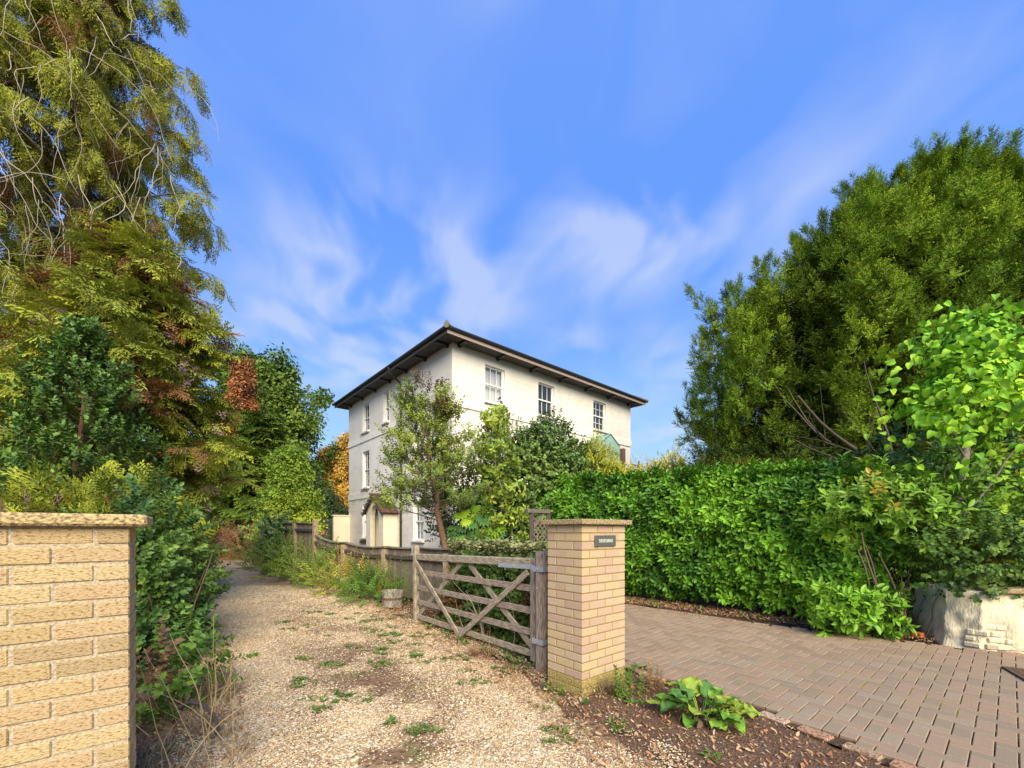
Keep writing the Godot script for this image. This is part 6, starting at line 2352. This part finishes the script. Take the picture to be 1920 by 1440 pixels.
func make_front_plants() -> void:
	var t := thing("leaning_tree", "airy small tree with leaning orange-brown trunk in front of the house corner", "tree")
	grow(t, {"seed": 271, "base": V(-1.17, 0, 9.65), "top": V(-2.15, 4.3, 9.9), "r0": 0.1, "r1": 0.025, "limbs": 72, "h0": 0.38, "sway": 0.55,
		"reach": func(f, _az): return lerpf(1.95, 0.75, f), "pitch": func(f): return lerpf(0.1, 0.8, f), "bend": -0.1, "wob": 1.0, "twigs": 6, "twig_len": 0.5, "twig_rise": 0.1,
		"step": 0.135, "bare": 0.3, "size": Vector2(0.55, 0.95), "k_out": 0.6, "k_up": 0.5, "k_rand": 0.5, "puff": 0.08, "thick": 0.012,
		"tint": tint_patch(Color(0.13, 0.175, 0.03), Color(0.08, 0.115, 0.025), Color(0.21, 0.24, 0.04), Color(0.15, 0.1, 0.045), 0.4, 22.0), "leaves": C.broad, "bark": M.bark_red, "twig_mat": M.twig_dark})
	t = thing("upright_shrub", "tall narrow shrub with green pointed top shoots against the house corner", "shrub")
	grow(t, {"seed": 273, "base": V(-1.75, 0, 11.6), "top": V(-2.0, 5.2, 11.7), "r0": 0.05, "r1": 0.012, "limbs": 40, "h0": 0.35, "sway": 0.2,
		"reach": func(f, _az): return lerpf(0.9, 0.3, f), "pitch": func(f): return lerpf(0.9, 1.3, f), "bend": 0.3, "wob": 0.6, "twigs": 4, "twig_len": 0.4, "twig_rise": 0.5,
		"step": 0.11, "bare": 0.2, "size": Vector2(0.5, 0.9), "k_out": 0.6, "k_up": 0.7, "k_rand": 0.4, "tint": tint3(Color(0.14, 0.2, 0.025), Color(0.09, 0.14, 0.02), Color(0.22, 0.27, 0.03)), "leaves": C.broad, "bark": M.bark})
	t = thing("yellowing_climber_tree", "slender tree with drooping yellow-green leaves between the leaning tree and the ivy mound", "tree")
	grow(t, {"seed": 275, "base": V(-0.1, 0, 9.9), "top": V(-0.42, 4.3, 9.8), "r0": 0.035, "r1": 0.01, "limbs": 24, "h0": 0.25, "sway": 0.3,
		"reach": func(f, _az): return lerpf(0.85, 0.3, f), "pitch": func(f): return lerpf(0.4, 1.0, f), "bend": -0.5, "wob": 1.0, "twigs": 3, "twig_len": 0.5,
		"step": 0.14, "bare": 0.3, "size": Vector2(0.6, 1.0), "k_out": 0.5, "k_up": -0.3, "k_rand": 0.5, "tint": tint_patch(Color(0.13, 0.19, 0.028), Color(0.085, 0.13, 0.025), Color(0.23, 0.26, 0.04), Color(0.2, 0.11, 0.06), 0.4, 26.0), "leaves": C.vine, "bark": M.bark_pale})
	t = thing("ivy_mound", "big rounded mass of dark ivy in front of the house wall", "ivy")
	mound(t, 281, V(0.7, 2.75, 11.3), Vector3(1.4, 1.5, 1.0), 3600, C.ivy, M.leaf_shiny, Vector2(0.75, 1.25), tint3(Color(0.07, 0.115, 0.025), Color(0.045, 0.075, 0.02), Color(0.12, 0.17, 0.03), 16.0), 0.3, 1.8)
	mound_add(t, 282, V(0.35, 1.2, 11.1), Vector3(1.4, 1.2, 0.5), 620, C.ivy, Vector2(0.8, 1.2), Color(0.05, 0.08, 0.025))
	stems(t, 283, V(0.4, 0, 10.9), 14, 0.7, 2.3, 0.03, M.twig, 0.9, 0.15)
	t = thing("palmate_shrub", "shrub with big fingered leaves, dark and lime green, behind the fence", "shrub")
	rng.seed = 285
	var mats := tinted(M.leaf_shiny, [Color(0.05, 0.12, 0.03), Color(0.04, 0.09, 0.03), Color(0.08, 0.17, 0.03)])
	var lime := tinted(M.leaf, [Color(0.2, 0.34, 0.025), Color(0.28, 0.38, 0.03), Color(0.15, 0.28, 0.025)])
	for i in 150:
		var d := rdir()
		if d.z < -0.2:
			d.z = -d.z
		var p := V(-0.85, 1.4, 10.0) + d * Vector3(0.65, 1.0, 0.45) * rr(0.6, 1.0)
		if p.y < 0.3:
			continue
		var dd := (Vector3(d.x, -0.5, d.z * 0.6) + rdir() * 0.4).normalized()
		var n := (d + Vector3(0, 0.9, 0.6) + rdir() * 0.3).normalized()
		var x := dd.cross(n).normalized()
		var bright := noise.get_noise_3dv(p * 50.0) + (0.05 if p.x > -1.1 and p.y < 1.75 else -0.3) > 0.0
		part(t, "leaf", C.palm[i % 3], (lime if bright else mats)[i % 3], Transform3D(Basis(x, dd, x.cross(dd)).scaled_local(Vector3.ONE * rr(0.8, 1.25)), p))
	stems(t, 286, V(-0.85, 0, 10.0), 7, 0.4, 1.8, 0.016, M.twig_dark, 0.5, 0.3)
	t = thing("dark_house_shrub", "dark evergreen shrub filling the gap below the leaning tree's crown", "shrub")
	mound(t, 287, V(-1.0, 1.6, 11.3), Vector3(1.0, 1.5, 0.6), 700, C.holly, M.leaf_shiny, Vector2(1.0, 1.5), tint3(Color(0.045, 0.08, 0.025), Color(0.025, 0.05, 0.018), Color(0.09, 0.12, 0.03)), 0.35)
	for k in [[291, V(2.15, 2.4, 11.6), Vector3(1.1, 1.35, 0.9), 3200, "golden yellow privet bush between the ivy mound and the green canopy"], [292, V(3.4, 1.9, 12.1), Vector3(0.95, 1.15, 0.8), 2000, "golden yellow privet bush below the timber post"], [293, V(5.05, 2.3, 13.2), Vector3(0.85, 1.45, 0.8), 2000, "rounded olive gold bush behind the hedge right of the balustrade"], [294, V(6.2, 2.1, 13.2), Vector3(0.95, 1.4, 0.8), 2000, "orange-gold bush behind the hedge next to the yew"]]:
		t = thing("golden_privet", k[4], "bush", "golden bushes behind the laurel hedge")
		mound(t, k[0], k[1], k[2], int(k[3] * 1.7), C.privet, M.leaf, Vector2(0.6, 0.95), tint3(Color(0.34, 0.32, 0.03), Color(0.2, 0.215, 0.025), Color(0.5, 0.42, 0.05) if k[0] != 294 else Color(0.46, 0.3, 0.05), 20.0), 0.35, 2.0)
	# the big-leaved plant by the drive
	t = thing("broad_leaved_plant", "clump of large ribbed green leaves on the soil strip beside the paving", "plant", "", V(1.47, 0, 3.2))
	rng.seed = 301
	var bm := tinted(M.leaf, [Color(0.09, 0.19, 0.03), Color(0.13, 0.24, 0.03), Color(0.06, 0.14, 0.035), Color(0.2, 0.27, 0.04)])
	for i in 34:
		var az := i * 2.4 + rr(-0.3, 0.3)
		var f := i / 33.0
		var an := lerpf(1.5, 0.35, f) + rr(-0.15, 0.15)
		var d := Vector3(cos(az) * sin(an), cos(an), sin(az) * sin(an))
		var b := MB.new()
		var l := rr(0.13, 0.21) * lerpf(1.0, 0.8, f)
		var foot := Vector3(cos(az), 0, sin(az)) * 0.05
		var stalk_end := foot + d * rr(0.1, 0.2) * lerpf(1.2, 0.8, f) + Vector3(0, 0.06 * (1.0 - f), 0)
		b.col = Color(1.3, 1.2, 0.9)
		b.tube(PackedVector3Array([foot, (foot + stalk_end) * 0.5 + Vector3(0, 0.02, 0), stalk_end]), PackedFloat32Array([0.006, 0.005, 0.004]), 5)
		# ribbed blade: strips that rise and fall across the width
		big_leaf(b, stalk_end, (Vector3(d.x, d.y * 0.45, d.z) + rdir() * 0.2).normalized(), Vector3.UP + d * 0.15 + rdir() * 0.25, l, l * 0.46)
		built(t, "leaf", b, bm[rng.randi() % 4])
	var wx := []
	var wc := PackedColorArray()
	for i in 30:
		wx.append(Transform3D(Basis(rdir(), rng.randf() * TAU), Vector3(rr(-0.25, 0.25), rr(0.02, 0.12), rr(-0.25, 0.25))).scaled_local(Vector3.ONE * 1.3))
		wc.append(Color(0.12, 0.08, 0.06) * rr(0.7, 1.4))
	scatter(t, "withered_leaves", C.litter, M.litter, wx, wc)
	# weeds at the foot of the pillar
	for k in [[311, V(1.0, 0, 3.58), "small green weed at the right foot of the brick pillar", Color(0.13, 0.24, 0.035), 7], [312, V(1.28, 0, 3.75), "wispy dry weed where the pillar meets the paving", Color(0.36, 0.24, 0.12), 9], [313, V(0.85, 0, 3.62), "thin brown dead stalks against the front of the pillar", Color(0.26, 0.18, 0.1), 7], [314, V(-0.35, 0, 4.75), "rusty dead weed standing before the middle of the gate", Color(0.34, 0.19, 0.08), 6]]:
		t = thing("small_weed", k[2], "weed")
		rng.seed = k[0]
		var xfs := []
		var cols := PackedColorArray()
		for j in k[4]:
			var s := rr(0.5, 0.9)
			xfs.append(Transform3D(Basis(Vector3.UP, rng.randf() * TAU).scaled(Vector3(s, s * 0.9, s)), k[1] + Vector3(rr(-0.12, 0.12), -0.01, rr(-0.05, 0.05))))
			cols.append(k[3] * rr(0.7, 1.3))
		scatter(t, "stalks", C.weed_low if k[0] != 313 and k[0] != 314 else C.hay, M.leaf, xfs, cols)


func big_leaf(b: MB, p: Vector3, d: Vector3, up: Vector3, l: float, w: float) -> void:
	var x := d.normalized()
	var s := x.cross(up).normalized()
	var u := s.cross(x)
	var rows := 7
	var colsn := 6
	var droop := rr(0.1, 0.35)
	var cup := rr(-0.1, 0.5)
	var ph := rr(0, 6)
	var g := []
	var prof := [0.25, 0.75, 1.0, 0.98, 0.85, 0.55, 0.05]
	for i in rows:
		var t := i / float(rows - 1)
		var r := []
		for j in colsn + 1:
			var v := j / float(colsn) * 2.0 - 1.0
			var k: float = prof[i] * w
			var wave := 0.012 * sin(t * 16.0 + absf(v) * 3.0) * absf(v) + 0.012 * sin(t * 9.0 + ph) * absf(v)
			r.append(p + x * l * (t + absf(v) * (-0.12 if i < 2 else 0.0)) - u * l * droop * t * t + s * k * v + u * (cup * k * v * v + wave))
		g.append(r)
	for i in rows - 1:
		for j in colsn:
			var v := absf((j + 0.5) / colsn * 2.0 - 1.0)
			var shade := 0.95 + 0.2 * (1.0 if v < 0.2 else 0.0) + rr(-0.06, 0.06)
			b.col = Color(shade * (1.0 + 0.25 * v), shade, shade * 0.9)
			var q: Vector3 = (g[i + 1][j] - g[i][j]).cross(g[i][j + 1] - g[i][j])
			if q.length() < 1e-9:
				q = u
			q = q.normalized() if q.dot(u) > 0 else -q.normalized()
			b.quad(g[i][j], g[i + 1][j], g[i + 1][j + 1], g[i][j + 1], q)


func _ready() -> void:
	noise.seed = 11
	noise.noise_type = FastNoiseLite.TYPE_SIMPLEX_SMOOTH
	noise.frequency = 0.02
	noise.fractal_octaves = 3
	# camera, sky, sun and exposure first
	make_sky()
	make_light_and_camera()
	make_materials()
	make_leaves()
	# then the large structure
	make_ground()
	make_soil_strip()
	make_paving()
	make_house()
	make_house_side()
	# then the objects
	make_boundary_wall()
	make_gate_pillar()
	make_white_wall()
	make_fences()
	make_gate()
	make_laurel_hedge()
	make_right_plants()
	make_left_plants()
	make_back_plants()
	make_front_plants()
	make_litter()
